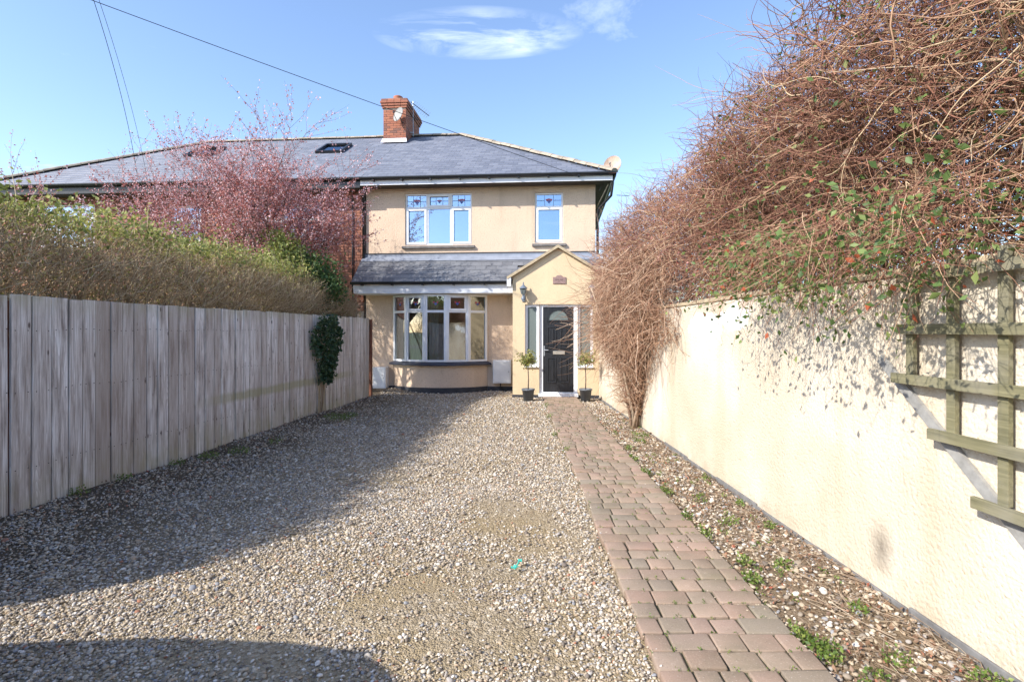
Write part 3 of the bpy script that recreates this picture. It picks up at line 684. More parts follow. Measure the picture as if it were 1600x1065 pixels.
# main roof
ey, ez, ry, rz = -.47, 5.50, 3.75, 8.07; EX = .43; RX = -4.15; by = 7.97
m = MB(); T = .06
for dz in (0,):
    m.quad((XL, ey, ez), (EX, ey, ez), (RX, ry, rz), (XL, ry, rz)); m.quad((EX, ey, ez), (EX, by, ez), (RX, ry, rz)); m.quad((EX, by, ez), (XL, by, ez), (XL, ry, rz), (RX, ry, rz))
roof = m.build('roof', 'slate', house)
def slope_slates(name, x0f, x1f, parent, mat='slate', y0=ey, z0=ez, y1=ry, z1=rz, g=.20, w=.26):
    a = math.atan2(z1-z0, y1-y0); L = math.hypot(z1-z0, y1-y0); V = []; F = []; RA = []; k = 0; row = 0; s = 0.0
    while s < L-.02:
        xa, xb = x0f(s/L), x1f(s/L); x = xa-(w/2 if row % 2 else 0)
        while x < xb:
            p, q = max(x, xa), min(x+w-.005, xb)
            if q-p > .02:
                e = random.uniform(0, .005); s1 = min(s+g+.03, L); n = len(V)
                def P(xx, ss, h): return (xx, y0+ss*math.cos(a)-h*math.sin(a), z0+ss*math.sin(a)+h*math.cos(a))
                hb = .013+e*.6; V += [P(p, s, hb), P(q, s, hb), P(q, s1, .006), P(p, s1, .006), P(p, s, .004), P(q, s, .004)]
                F += [(n, n+1, n+2, n+3), (n+4, n+5, n+1, n)]; RA += [random.random()]*6
            x += w
        s += g; row += 1
    return stuff(np_mesh(name, np.array(V), np.array(F), mat, parent, np.array(RA)))
slope_slates('slates', lambda t: XL, lambda t: EX+(RX-EX)*t, roof)
def ridge_run(p0, p1, name, parent, r=.11, step=.45):
    p0, p1 = Vector(p0), Vector(p1); L = (p1-p0).length; n = max(1, int(L/step)); d = (p1-p0)/n
    t = d.normalized(); side = t.cross(Vector((0, 0, 1))).normalized(); up = side.cross(t)
    for i in range(n):
        m = MB(); a = p0+d*i; b2 = a+d*0.97; K = 6; e = random.uniform(0, .012)
        ring = lambda c, rr: [tuple(c+side*rr*1.1*math.cos(math.pi*k/K)+up*(rr*math.sin(math.pi*k/K)*0.75-.03+e)) for k in range(K+1)]
        for rr in (r,):
            r0, r1 = ring(a, rr), ring(b2, rr*.97)
            for k in range(K): m.quad(r0[k], r0[k+1], r1[k+1], r1[k])
            m.v += []; m.quad(*r0); m.quad(*r1)
        m.build(name, 'hip_clay', parent, False)
ridge_run((EX+.02, ey-.02, ez+.05), (RX, ry, rz+.03), 'hip_tile', roof, .12)
ridge_run((XL, ry, rz+.03), (RX, ry, rz+.03), 'ridge_tile', roof, .11)
m = MB(); m.box(XL, EX-.03, ey+.03, ey+.055, 5.335, 5.46).box(EX-.055, EX-.03, ey+.056, by-.03, 5.335, 5.46); m.build('eaves_fascia', 'white_paint', house)
m = MB(); m.box(XL, EX-.056, ey+.056, -.002, 5.345, 5.36).box(.002, EX-.056, -.001, by-.05, 5.345, 5.36); m.build('eaves_soffit', 'soffit_dark', house)
gutter(XL, EX+.05, ey-.03, 5.515, .062, house)
gm = MB(); gm.box(EX-.03, EX+.06, ey+.04, by-.03, 5.45, 5.52); gm.build('side_gutter', 'black_plastic', house)
for x in np.arange(-5.7, .3, .75): MB().box(x-.022, x+.022, ey-.10, ey+.03, 5.425, 5.45).build('gutter_bracket', 'black_plastic', house)
MB().tube([(EX-.02, -.35, 5.47), (EX-.02, -.33, 5.28), (EX-.05, -.25, 5.0), (.09, -.02, 4.72), (.06, .05, 4.55), (.06, .05, .1)], .036, 10).build('downpipe', 'black_plastic', house, True)
MB().tube([(EX-.12, -.2, 5.3), (.03, .1, 4.75)], .014, 6).build('eaves_strut', 'verge_stone', house, True)
MB().tube([(-6.12, -.32, 5.44), (-6.12, -.30, 5.32), (-6.12, -.06, 5.12), (-6.12, -.05, 3.50)], .036, 10).build('downpipe', 'black_plastic', house, True)
# porch
PY = -1.35; pxl, pxr, pap = -2.03, .11, -.96; pze, pza = 2.85, 3.51
m = MB(); holes = [(-1.74, -1.405, .735, 2.2), (-1.405, -.505, .03, 2.2), (-.505, -.14, .735, 2.2)]
holed_wall(m, pxl, pxr, 0, 2.85, PY, PY+.2, holes)
m.v = m.v
m.quad((pxl, PY, 2.85), (pxr, PY, 2.85), (pap, PY, pza)); m.quad((pxl, PY+.2, 2.85), (pap, PY+.2, pza), (pxr, PY+.2, 2.85))
m.quad((pxl, PY, 0), (pxl, -.002, 0), (pxl, -.002, 2.85), (pxl, PY, 2.85)); m.quad((pxr, PY, 0), (pxr, PY, 2.85), (pxr, -.002, 2.85), (pxr, -.002, 0))
# drop the reveal faces between door and sidelights that would stand in the opening
m.f = [f for f in m.f if not (len({round(m.v[i][0], 3) for i in f}) == 1 and round(m.v[f[0]][0], 3) in (-1.405, -.505) and max(m.v[i][2] for i in f) > .8 and min(m.v[i][2] for i in f) > .7)]
m.build('porch_wall', 'smooth_render', house)
m = MB(); m.box(pxl-.012, -1.42, PY-.014, PY-.002, -.02, .07).box(-.49, pxr+.012, PY-.014, PY-.002, -.02, .07); m.build('porch_plinth', 'plinth_dark', house)
m = MB(); ov = .08; th = .035
pd = Vector((pap-pxl, 0, pza-pze)).normalized()
def rslab(sx):
    d = Vector((pd.x*sx, 0, pd.z)); nrm = Vector((-d.z*sx, 0, abs(d.x)))
    top = Vector((pap, 0, pza+.03)); L = math.hypot(pap-pxl, pza-pze)+.14
    a = top+nrm*.0; b2 = top-d*L
    return [(a.x, PY-ov, a.z), (b2.x, PY-ov, b2.z), (b2.x+nrm.x*th, PY-ov, b2.z+nrm.z*th), (a.x+nrm.x*0, PY-ov, a.z+th*1.15)]
for sx, nm in ((1, 'porch_roof'), (-1, 'porch_roof')):
    MB().prism(rslab(sx), (0, -PY+ov-.01, 0)).build(nm, 'slate', house)
    p = rslab(sx); q = [(x, y-.02, z-(.022 if i in (0, 1) else -.006)) for i, (x, y, z) in enumerate(p)]
    MB().prism(q, (0, .10, 0)).build('verge', 'verge_stone', house)
MB().box(pxl-.13, pxl-.035, PY-.09, PY+.02, 2.62, 2.83).build('verge_end', 'white_paint', house)
# door set
m = MB(); y0, y1 = PY+.05, PY+.13
m.box(-1.405, -1.315, y0, y1, .03, 2.2).box(-.595, -.505, y0, y1, .03, 2.2).box(-1.315, -.595, y0, y1, 2.14, 2.2).box(-1.42, -.49, PY-.05, y0-.001, .03, .105).box(-1.315, -.595, y0, y1, .03, .13)
dframe = m.build('door_frame', 'white_upvc', house)
m = MB(); m.box(-1.312, -.598, y0+.02, y0+.065, .133, 2.137); door = m.build('front_door', 'black_door', house, False, .004)
def door_panel(x0, x1, z0, z1):
    m = MB(); yb = y0+.0195; t = .03
    for a, b2, c, d in ((x0, x1, z0, z0+t), (x0, x1, z1-t, z1), (x0, x0+t, z0+t, z1-t), (x1-t, x1, z0+t, z1-t)): m.box(a, b2, yb-.014, yb, c, d)
    m.box(x0+.065, x1-.065, yb-.016, yb, z0+.065, z1-.065)
    m.build('door_panel', 'black_door', door, False, .006)
for xa, xb in ((-1.22, -1.0), (-.91, -.69)):
    door_panel(xa, xb, .34, .95); door_panel(xa, xb, 1.16, 1.68)
K = 16; arc = [(-.955+.27*math.cos(math.pi*k/K), 1.80+.27*math.sin(math.pi*k/K)) for k in range(K+1)]; arci = [(-.955+.225*math.cos(math.pi*k/K), 1.83+.225*math.sin(math.pi*k/K)) for k in range(K+1)]
m = MB(); yb = y0+.0195
for k in range(K): m.prism([(arc[k][0], yb, arc[k][1]), (arc[k+1][0], yb, arc[k+1][1]), (arci[k+1][0], yb, arci[k+1][1]), (arci[k][0], yb, arci[k][1])], (0, -.018, 0))
m.prism([(-1.225, yb, 1.80), (-.685, yb, 1.80), (-.73, yb, 1.83), (-1.18, yb, 1.83)], (0, -.018, 0))
m.build('fanlight_rim', 'black_door', door)
MB().prism([(x, yb-.002, z) for x, z in arci], (0, -.005, 0)).build('fanlight', 'frosted_glass', door)
MB().box(-1.08, -.80, yb-.014, yb-.0005, 1.02, 1.10).build('letterbox', 'brass', door, False, .004)
m = MB(); m.box(-1.305, -1.27, yb-.012, yb-.0005, .98, 1.22); m.tube([(-1.288, yb-.03, 1.12), (-1.19, yb-.045, 1.12)], .011, 8); m.tube([(-1.288, yb, 1.12), (-1.288, yb-.035, 1.12)], .011, 8); m.build('handle', 'silver_metal', door)
for xa, xb in ((-1.74, -1.407), (-.503, -.14)):
    m = MB(); frame_bars(m, xa, xb, .74, 2.2, y0, y1, .062); sl = m.build('sidelight', 'white_upvc', house)
    MB().box(xa+.06, xb-.06, y0+.03, y0+.04, .80, 2.14).build('pane', 'frosted_glass', sl)
    MB().box(xa-.02, xb, PY-.045, y0-.001, .715, .742).build('sidelight_sill', 'white_upvc', house)
# chimney
CX0, CX1, CY0, CY1, CZ0, CZ1 = -6.58, -5.84, 3.0, 4.7, 7.45, 8.72
chim = MB().box(CX0+.012, CX1-.012, CY0+.012, CY1-.012, CZ0, 9.03).build('chimney', 'mortar', house)
bmesh_cache = {}
def brick_mesh(w, h, d, mat='brick'):
    k = (round(w, 3), round(h, 3), round(d, 3), mat)
    if k not in bmesh_cache:
        o = MB().box(0, w, 0, d, 0, h).build('brick', mat, None, False, .004); bmesh_cache[k] = o.data; bpy.data.objects.remove(o)
    return bmesh_cache[k]
def brick_face(p0, p1, z0, z1, parent, out_, single=True, jitter=.003, proud=.012):
    p0, p1 = Vector(p0), Vector(p1); L = (p1-p0).length; t = (p1-p0)/L; ang = math.atan2(t.y, t.x); nrm = Vector((t.y, -t.x, 0))*out_
    z = z0; row = 0; res = []
    while z+.066 <= z1+.001:
        x = -(0.11 if row % 2 else 0)
        while x < L-.01:
            a, b2 = max(x, 0), min(x+.215, L)
            if b2-a > .03: res.append((a, b2, z))
            x += .225
        z += .075; row += 1
    if single:
        for a, b2, z in res:
            o = link('brick', brick_mesh(b2-a, .066, .03), parent); e = random.uniform(0, jitter)
            q = p0+t*a+nrm*e; o.location = (q.x, q.y, z); o.rotation_euler = (0, 0, ang)
    return res
brick_face((CX0, CY0, 0), (CX1, CY0, 0), 7.5, 8.74, chim, 1); brick_face((CX1, CY0, 0), (CX1, CY1, 0), 7.75, 8.74, chim, 1)
o1, o2 = MB(), MB()
for (pa, pb) in (((CX1, CY1), (CX0, CY1)), ((CX0, CY1), (CX0, CY0))):
    L = math.hypot(pb[0]-pa[0], pb[1]-pa[1]); n = int(L/.225)
    for zz in np.arange(7.5, 8.7, .075):
        for k in range(n+1):
            xa = k*.225+(0.0 if int(zz/.075+.5) % 2 else .11); xb = min(xa+.215, L)
            if xb-xa < .03: continue
            tx, ty = (pb[0]-pa[0])/L, (pb[1]-pa[1])/L
            q = [(pa[0]+tx*s_+ty*o_, pa[1]+ty*s_-tx*o_, zz) for s_, o_ in ((xa, 0), (xb, 0), (xb, -.02), (xa, -.02))]
            o1.prism(q, (0, 0, .066))
stuff(o1.build('brickwork', 'brick', chim))
for (e, z0, z1) in ((.035, 8.745, 8.81), (.06, 8.82, 8.885), (.085, 8.895, 8.96), (.06, 8.97, 9.035)):
    nb = 4
    for (pa, pb) in (((CX0-e, CY0-e), (CX1+e, CY0-e)), ((CX1+e, CY0-e), (CX1+e, CY1+e)), ((CX1+e, CY1+e), (CX0-e, CY1+e)), ((CX0-e, CY1+e), (CX0-e, CY0-e))):
        L = math.hypot(pb[0]-pa[0], pb[1]-pa[1]); n = max(2, round(L/.225)); tx, ty = (pb[0]-pa[0])/L, (pb[1]-pa[1])/L
        for k in range(n):
            a = k*L/n+.004
            o = link('brick', brick_mesh(L/n-.008, .066, .11), chim, (pa[0]+tx*a, pa[1]+ty*a, z0)); o.rotation_euler = (0, 0, math.atan2(ty, tx))
MB().prism([(CX0+.05, CY0+.05, 9.036), (CX1-.05, CY0+.05, 9.036), (CX1-.05, CY1-.05, 9.036), (CX0+.05, CY1-.05, 9.036)], (0, 0, .05)).build('flaunching', 'mortar', chim)
for cy, r_ in ((3.35, .15), (4.2, .14)): MB().lathe([(r_, 9.05), (r_*.93, 9.2), (r_*1.05, 9.24), (r_*.85, 9.26), (r_*.8, 9.1)], 16, (-6.2, cy, 0)).build('chimney_pot', 'terracotta', chim, True)
m = MB(); m.prism([(CX0-.06, CY0-.10, 7.61), (CX1+.06, CY0-.10, 7.61), (CX1+.02, CY0-.012, 7.76), (CX0-.02, CY0-.012, 7.76)], (0, -.012, .006)); m.build('chimney_flashing', 'white_paint', chim)

# --- left-hand brick house
bh = empty('brick_house', hw(-6.1, 0, 0), HR, 'red brick house behind the hedge and blossoming tree, long slate roof', 'house')
off = -XL+.03  # local x in this house = house x + 6.10
def bx(x): return x+6.10
wins = [(-15.5, -13.81, 3.9, 5.1), (-11.6, -10.7, 3.9, 5.0), (-9.04, -7.22, 3.87, 4.95)]
holes = [(bx(a), bx(b2), c, d) for a, b2, c, d in wins]
holes_lo = [(bx(-15), bx(-13), .9, 2.2), (bx(-9.2), bx(-7), .8, 2.2)]
m = holed_wall(MB(), bx(-16.9), -.04, 0, 5.6, .02, .25, holes); m.box(bx(-16.9), bx(-16.7), .2505, 7.6, 0, 5.6).box(bx(-16.7), -.04, 7.4, 7.6, 0, 5.6); m.build('wall', 'mortar', bh)
m = MB(); m.box(bx(-15.95), -.1, .26, 7.3, 2.6, 2.8).box(bx(-15.95), -.1, .26, 7.3, 5.5, 5.58).box(bx(-15.95), -.1, 3.6, 3.7, 2.8, 5.5); m.build('inner_floor', 'interior', bh)
allb = brick_face((bx(-16.9), 0, 0), (-.04, 0, 0), 2.1, 5.35, bh, 1, single=False)
near, rest = [], []
for a, b2, z in allb:
    xa, xb = bx(-16.9)+a, bx(-16.9)+b2
    segs = [(xa, xb)]
    for h in holes:
        if h[2]-.066 < z < h[3]:
            ns = []
            for s0, s1 in segs:
                if s1 <= h[0] or s0 >= h[1]: ns.append((s0, s1))
                else:
                    if s0 < h[0]: ns.append((s0, h[0]))
                    if s1 > h[1]: ns.append((h[1], s1))
            segs = ns
    for s0, s1 in segs:
        if s1-s0 < .03: continue
        (near if (s0 > -1.45 and z > 2.4) else rest).append((s0, s1, z))
for s0, s1, z in near[:300]:
    link('brick', brick_mesh(round(s1-s0, 2), .066, .03, 'dull_brick'), bh, (s0, -.004-random.uniform(0, .003), z))
mr = MB(); RA = []
for s0, s1, z in rest+near[300:]:
    mr.box(s0, s1, -.004, .03, z, z+.066); RA += [random.random()]*8
o = stuff(np_mesh('brickwork', np.array(mr.v), np.array(mr.f), 'dull_brick', bh, np.array(RA)))
for k, (a, b2, c, d) in enumerate(wins):
    mid = [] if b2-a < 1 else [bx(a+(b2-a)*.34), bx(a+(b2-a)*.67)]
    window(bh, bx(a), bx(b2), c, d, mid, d-.36, {0, 2} if mid else {0}, (), .06, False)
m = MB(); m.quad((bx(-17.3), ey, ez), (-.01, ey, ez), (-.01, ry, rz), (bx(-13.0), ry, rz)); m.quad((bx(-17.3), ey, ez), (bx(-13.0), ry, rz), (bx(-17.3), by, ez)); m.quad((-.01, by, ez), (bx(-17.3), by, ez), (bx(-13.0), ry, rz), (-.01, ry, rz))
broof = m.build('roof', 'slate', bh)
slope_slates('slates', lambda t: bx(-17.3)+4.3*t, lambda t: .025, broof)
ridge_run((bx(-17.3), ey-.02, ez+.05), (bx(-13.0), ry, rz+.03), 'hip_tile', broof, .11); ridge_run((bx(-13.0), ry, rz+.03), (0, ry, rz+.03), 'ridge_tile', broof, .10)
MB().box(bx(-17.25), .02, ey+.03, ey+.055, 5.28, 5.47).build('eaves_fascia', 'black_plastic', bh)
MB().box(bx(-17.25), .02, ey+.056, -.006, 5.29, 5.31).build('eaves_soffit', 'soffit_dark', bh)
gutter(bx(-17.35), .025, ey-.03, 5.515, .062, bh)
MB().tube([(-.33, -.03, 5.25), (-.33, -.03, 2.2)], .02, 8).build('cable_pipe', 'wire_black', bh, True)
sa = math.atan2(rz-ez, ry-ey)
for xw in (-12.2, -7.95):
    m = MB(); loc = Matrix.Translation((bx(xw), ey+3.35*math.cos(sa), ez+3.35*math.sin(sa))) @ Matrix.Rotation(sa, 4, 'X')
    frame_bars(m, -.42, .42, -.5, .5, -.10, -.02, .06); m.v = [tuple(loc @ Vector((v[0], v[2], -v[1]))) for v in m.v]
    sw = m.build('skylight', 'black_plastic', bh)
    m = MB().box(-.36, .36, -.44, .44, .035, .045); m.v = [tuple(loc @ Vector(v)) for v in m.v]; m.build('pane', 'window_glass', sw)

# ================================================================== THE FENCE
FY0, FY1 = 2.15, 12.70
fa = math.atan2(1, .09); fl = math.hypot(.09*(FY1-FY0), FY1-FY0)
fence = empty('timber_fence', (fence_x(FY0), FY0, 0), fa, 'weathered silver grey fence of upright close boards along the drive', 'fence')
bmeshes = []
def board_mesh(w):
    b = MB(); b.box(0, w, 0, .022, 0, 1.85); o = b.build('board', 'fence_wood', None, False, .005); me = o.data; bpy.data.objects.remove(o); return me
bmeshes = {w: board_mesh(w-g_) for w, g_ in ((.145, .010), (.15, .012), (.165, .011), (.17, .013), (.18, .011), (.185, .014))}
o = MB().box(-.02, .02, 0, .006, 0, 1.79).build('added_gap_strip', 'post_brown'); strip_me = o.data; bpy.data.objects.remove(o)  # dark strip added behind each board gap: darkens the line, blocks light slits
x = 0.0; nails = MB()
while x < fl-.02:
    w = random.choice((.145, .15, .165, .17, .18, .185))
    if x+w > fl+.03: break
    o = link('board', bmeshes[w], fence, (x+.003, -.0+random.uniform(-.005, .005), .015+random.uniform(-.004, .004)))
    link('added_gap_strip', strip_me, fence, (x-.006, .024, .03))
    o.scale = (1, 1, 1+random.uniform(-.004, .004)); o.rotation_euler = (random.uniform(-.003, .003), random.uniform(-.003, .003), random.uniform(-.012, .012))
    for z in (.42, 1.06, 1.58):
        for q in (.2, .8): nails.lathe([(.0045, 0), (.004, .003), (0.0001, .004)], 6, (0, 0, 0)); nails.v[-18:] = [(x+w*q+a, -.008-c, z+b2+.01*math.sin(x*7)) for a, b2, c in nails.v[-18:]]
    x += w
stuff(nails.build('nail_heads', 'nail_dark', fence))
for z in (.40, 1.04, 1.56): MB().box(0, fl, .03, .08, z, z+.07).build('rail', 'fence_wood', fence)
for xx in np.arange(.05, fl, 1.83): MB().box(xx, xx+.09, .082, .17, -.05, 1.72).build('post', 'fence_wood', fence)
MB().box(fl+.01, fl+.10, -.03, .06, 0, 1.84).build('end_post', 'post_brown', fence, False, .006)
MB().box(fl+.112, fl+.20, .0, .05, 0, 1.84).build('end_post', 'post_brown', fence, False, .006)
# fence-side: local -y faces the drive because the run points away from the camera

# ================================================================== THE GARDEN WALL
wa = math.atan2(1, -.0252); wl = 14.1
gw = empty('garden_wall', (wall_x(-1.5), -1.5, 0), wa, 'tall cream rough rendered garden wall beside the brick path', 'wall')
m = MB(); m.box(0, wl, -.24, 0, .0, 1.88); m.build('body', 'garden_wall_render', gw, False, .02)
# visible face is local y = 0+ ; see orientation below
x = 0.0
while x < wl:
    L = min(.9, wl-x); MB().box(x+.003, x+L-.003, .001, .018, -.03, .042+random.uniform(-.012, .012)).build('base_edging', 'grey_kerb', gw, False, .005); x += L
for x in np.arange(0, wl, .6): MB().box(x+.003, min(x+.597, wl), -.26, .012, 1.881, 1.925).build('coping', 'verge_stone', gw, False, .01)
# trellis on the wall: local coordinates (distance along the wall, out from the wall, height)
tr = empty('fan_trellis', (wall_x(2.9), 2.9, 0), wa, 'green weathered timber trellis with a slanting edge fixed to the cream wall', 'trellis')
def ty(Y): return Y-2.9
for Y, z0, z1 in ((2.95, 1.29, 1.90), (2.68, 1.06, 1.95), (2.40, .80, 1.95), (2.12, .56, 1.95), (1.84, .4, 1.95)):
    MB().box(ty(Y)-.026, ty(Y)+.026, .026, .050, z0, z1).build('upright_batten', 'trellis_wood', tr, False, .002)
for z, Y0, Y1 in ((1.86, 3.02, 1.5), (1.58, 3.02, 1.5), (1.31, 3.06, 1.5), (1.045, 2.80, 1.5), (.775, 2.54, 1.5)):
    MB().box(ty(Y1), ty(Y0), .051, .074, z-.027, z+.027).build('cross_batten', 'trellis_wood', tr, False, .002)
a, b2 = Vector((ty(3.22), 1.41)), Vector((ty(1.95), .36)); d = (b2-a).normalized(); n_ = Vector((-d.y, d.x))*.028
MB().prism([(q.x, .0255, q.y) for q in (a+n_, b2+n_, b2-n_, a-n_)], (0, -.02, 0)).build('slanting_batten', 'trellis_grey', tr)

# ================================================================== THINGS ON AND BY THE HOUSE
def hempty(name, x, y, z, label, cat, group=None): return empty(name, hw(x, y, z), HR, label, cat, group)
# meter boxes
for (x0, x1, z0, z1, lab) in ((-2.64, -2.17, .22, .82, 'white meter box on the wall between bow window and porch'), (-5.80, -5.45, .07, .62, 'white meter box low on the wall behind the end of the fence')):
    e = hempty('meter_box', (x0+x1)/2, -.003, z0, lab, 'meter box', 'meter boxes on the house wall')
    w = (x1-x0)/2; h = z1-z0
    dp = .20 if x0 > -3 else .26
    MB().box(-w, w, -dp, 0, 0, h).build('box', 'meter_white', e, False, .008)
    MB().box(-w+.025, w-.025, -dp-.010, -dp-.001, .03, h-.03).build('door', 'meter_white', e, False, .004)
    MB().lathe([(.012, 0), (.012, .01), (0.0001, .011)], 8).build('lock', 'black_plastic', e, False, loc=(w-.06, -dp-.014, h*.5))
    if x0 > -3: MB().tube([(-.05, -.08, 0), (-.05, -.08, -.12), (.1, -.1, -.2)], .014, 8).build('pipe', 'black_plastic', e, True)
# lanterns
def lantern(x, z, lab):
    e = hempty('wall_lantern', x, PY-.002, z, lab, 'lantern', 'wall lanterns on the porch'); M_ = 'lantern_grey'
    MB().lathe([(.04, -.01), (.055, .04), (.03, .07), (.02, .12), (.035, .13)], 12, (0, -.13, .0)).build('bracket', M_, e, True)
    MB().box(-.035, .035, -.02, 0, -.04, .14).build('back_plate', M_, e, False, .005)
    MB().tube([(0, -.01, .06), (0, -.07, .03), (0, -.13, .06)], .012, 8).build('arm', M_, e, True)
    MB().lathe([(.045, .13), (.075, .26), (.07, .27)], 6, (0, -.13, 0)).build('glass', 'frosted_glass', e)
    m = MB()
    for k in range(6):
        a = 2*math.pi*k/6; m.tube([(.047*math.cos(a), -.13+.047*math.sin(a), .13), (.078*math.cos(a), -.13+.078*math.sin(a), .265)], .006, 4)
    m.build('cage', M_, e)
    MB().lathe([(.10, .262), (.085, .285), (.03, .34), (.012, .36), (.02, .38), (.004, .42)], 12, (0, -.13, 0)).build('cap', M_, e, True)
lantern(-1.77, 2.30, 'grey carriage lantern on the porch, on the side of the bow window')
lantern(-.17, 2.30, 'grey carriage lantern on the porch beside the tangled climber')
# plaque
e = hempty('house_plaque', -.93, PY-.002, 2.68, 'small brown arched name plaque above the front door', 'plaque')
poly = [(-.15, 0), (.15, 0), (.15, .155), (.085, .155)]+[(.085*math.cos(math.pi*k/8), .155+.045*math.sin(math.pi*k/8)) for k in range(1, 8)]+[(-.085, .155), (-.15, .155)]
MB().prism([(x, 0, z) for x, z in poly], (0, -.018, 0)).build('plate', 'plaque', e)
m = MB(); x = -.095
for k in range(9):     # worn lettering, too small to read in the photograph
    w = random.uniform(.010, .018)
    if k != 4: m.box(x, x+w, -.0205, -.0185, .085+random.uniform(0, .004), .105)
    x += w+.007
m.build('worn_lettering', 'plaque_text', e)
# potted standards
def potted(wx, wy, lab):
    e = empty('potted_tree', (wx, wy, .012), 0, lab, 'potted tree', 'potted trees by the front door')
    MB().lathe([(.001, 0), (.105, 0), (.135, .24), (.148, .24), (.148, .275), (.132, .275), (.125, .235)], 24).build('pot', 'pot_grey', e, True)
    MB().lathe([(.13, .235), (.001, .25)], 20).build('soil', 'soil', e)
    MB().tube([(0, 0, .24), (.006, .004, .5), (-.005, .003, .75), (.002, 0, .95)], [.013, .011, .010, .008], 8).build('trunk', 'plum_bark', e, True)
    n = 60; p0 = np.tile(np.array([[0, 0, .88]]), (n, 1))+rng.normal(0, .02, (n, 3)); d0 = unit(rng.normal(size=(n, 3))+np.array([0, 0, .5]))
    pts = strands(p0, d0, rng.uniform(.12, .30, n), 6, .2); strand_mesh('twig_mass', pts, np.full(n, .004), 'plum_bark', e)
    k = 520; t = pts[rng.integers(0, n, k), rng.integers(2, 6, k)]+rng.normal(0, .03, (k, 3)); t[:, 2] = .98+(t[:, 2]-.98)*.85
    leaf_mesh('crown', t, rng.uniform(.022, .04, k), 'green_leaf', e, .25+rng.random(k)*.75)
potted(.29, 12.13, 'small round topped tree in grey pot on the bow window side of the door')
potted(1.57, 12.13, 'small round topped tree in grey pot between the door and garden wall')
# satellite dishes and aerials
def dish(name, c, axis, r, mat, arm_to, lab, foot):
    e = empty(name, tuple(c), 0, lab, 'satellite dish'); ax = Vector(axis).normalized(); q = ax.to_track_quat('Z', 'Y').to_matrix()
    m = MB(); prof = [(r*t, .28*r*t*t) for t in (0.02, .3, .6, .85, 1.0)]; m.lathe(prof, 28); m.lathe([(a, b2-.012) for a, b2 in prof], 28); m.lathe([(r, .28*r), (r, .28*r-.012)], 28)
    m.v = [tuple(q @ Vector((v[0]*.9, v[1], v[2]))) for v in m.v]; m.build('reflector', mat, e, True)
    tip = q @ Vector((0, -r*.15, r*1.05)); st = q @ Vector((0, -r*.95, .25*r))
    MB().tube([tuple(st), tuple(st*.4+tip*.6), tuple(tip)], .010, 6).build('arm', 'black_plastic', e)
    MB().tube([tuple(tip), tuple(tip*0.85)], .028, 8).build('receiver', 'black_plastic', e)
    bk = q @ Vector((0, 0, -.01)); f = Vector(foot)
    MB().tube([tuple(bk), tuple(bk*.5+f*.5+Vector((0, 0, -.04))), tuple(f)], .016, 6).build('bracket', 'black_plastic', e)
ch = Vector(hw(CX1-.14, CY0-.22, 8.42)); fo = Vector(hw(CX1-.1, CY0-.01, 8.25))-ch
dish('satellite_dish', ch, (-.62, -.75, .25), .24, 'dish_grey', None, 'grey satellite dish fixed to the brick chimney', fo)
ch = Vector(hw(.44, -.1, 5.78)); fo = Vector(hw(.1, .02, 5.2))-ch
dish('satellite_dish', ch, (-.45, -.85, .25), .26, 'dish_rust', None, 'rust stained satellite dish at the corner of the eaves', fo)
e = empty('television_aerial', hw(CX1+.1, CY0+.5, 8.2), HR, 'thin television aerial leaning off the chimney against the sky', 'aerial')
MB().tube([(0, 0, -.2), (0, 0, .95)], .014, 6).build('mast', 'silver_metal', e)
MB().box(-.12, .02, -.02, .02, -.1, -.05).build('bracket', 'silver_metal', e)
m = MB(); a, b2 = Vector((-.05, -.1, .90)), Vector((.62, -.35, .32)); m.tube([tuple(a), tuple(b2)], .013, 6); m.build('boom', 'black_plastic', e)
for k in range(9):
    c = a.lerp(b2, .15+.1*k); MB().tube([tuple(c+Vector((-.08, -.02, -.10))), tuple(c+Vector((.08, .02, .10)))], .006, 5).build('element', 'silver_metal', e)
e = empty('roof_aerial', (7.8, 40.0, 0), 0, 'thin distant aerial poking up between house and climbing plant', 'aerial')
MB().tube([(0, 0, 0), (0, 0, 11.75)], .035, 6).build('mast', 'silver_metal', e); MB().tube([(-.35, 0, 11.55), (.6, 0, 11.5)], .03, 5).build('boom', 'silver_metal', e)
# overhead wires
def wire(name, pts, lab, r=.0055):
    P = [Vector(p) for p in pts]; n = 40; res = []
    for i in range(n+1):
        t = i/n; q = P[0]*(1-t)*(1-t)+P[1]*2*t*(1-t)+P[2]*t*t; res.append(tuple(q))
    o = MB().tube(res, r, 5).build(name, 'wire_black', None, True); tag(o, lab, 'wire', 'overhead telephone wires')
B = Vector((1.6, 13.55, 5.42)); P1 = Vector((-11.9, 6.24, 8.02)); wire('telephone_wire', (P1, (P1+B)/2+Vector((0, 0, -.16)), B), 'long thin black wire crossing the sky to the rendered house', .0065)
E1 = Vector((-9.95, 14.35, 5.55)); Q = Vector((-7.75, 10, 7.65)); P2 = Vector((-3.6, -3.5, 10.6))
def thru(Pa, Q, Pb, t): return (Q-Pa*(1-t)**2-Pb*t*t)/(2*t*(1-t))
wire('telephone_wire', (E1, thru(E1, Q, P2, .27), P2), 'first of two close steep wires dropping to the brick house')
E2 = E1+Vector((.25, 0, 0)); Q2 = Q+Vector((.10, 0, 0)); P3 = P2+Vector((.15, 0, .05)); wire('telephone_wire', (E2, thru(E2, Q2, P3, .27), P3), 'second of two close steep wires, nearer the chimney', .004)
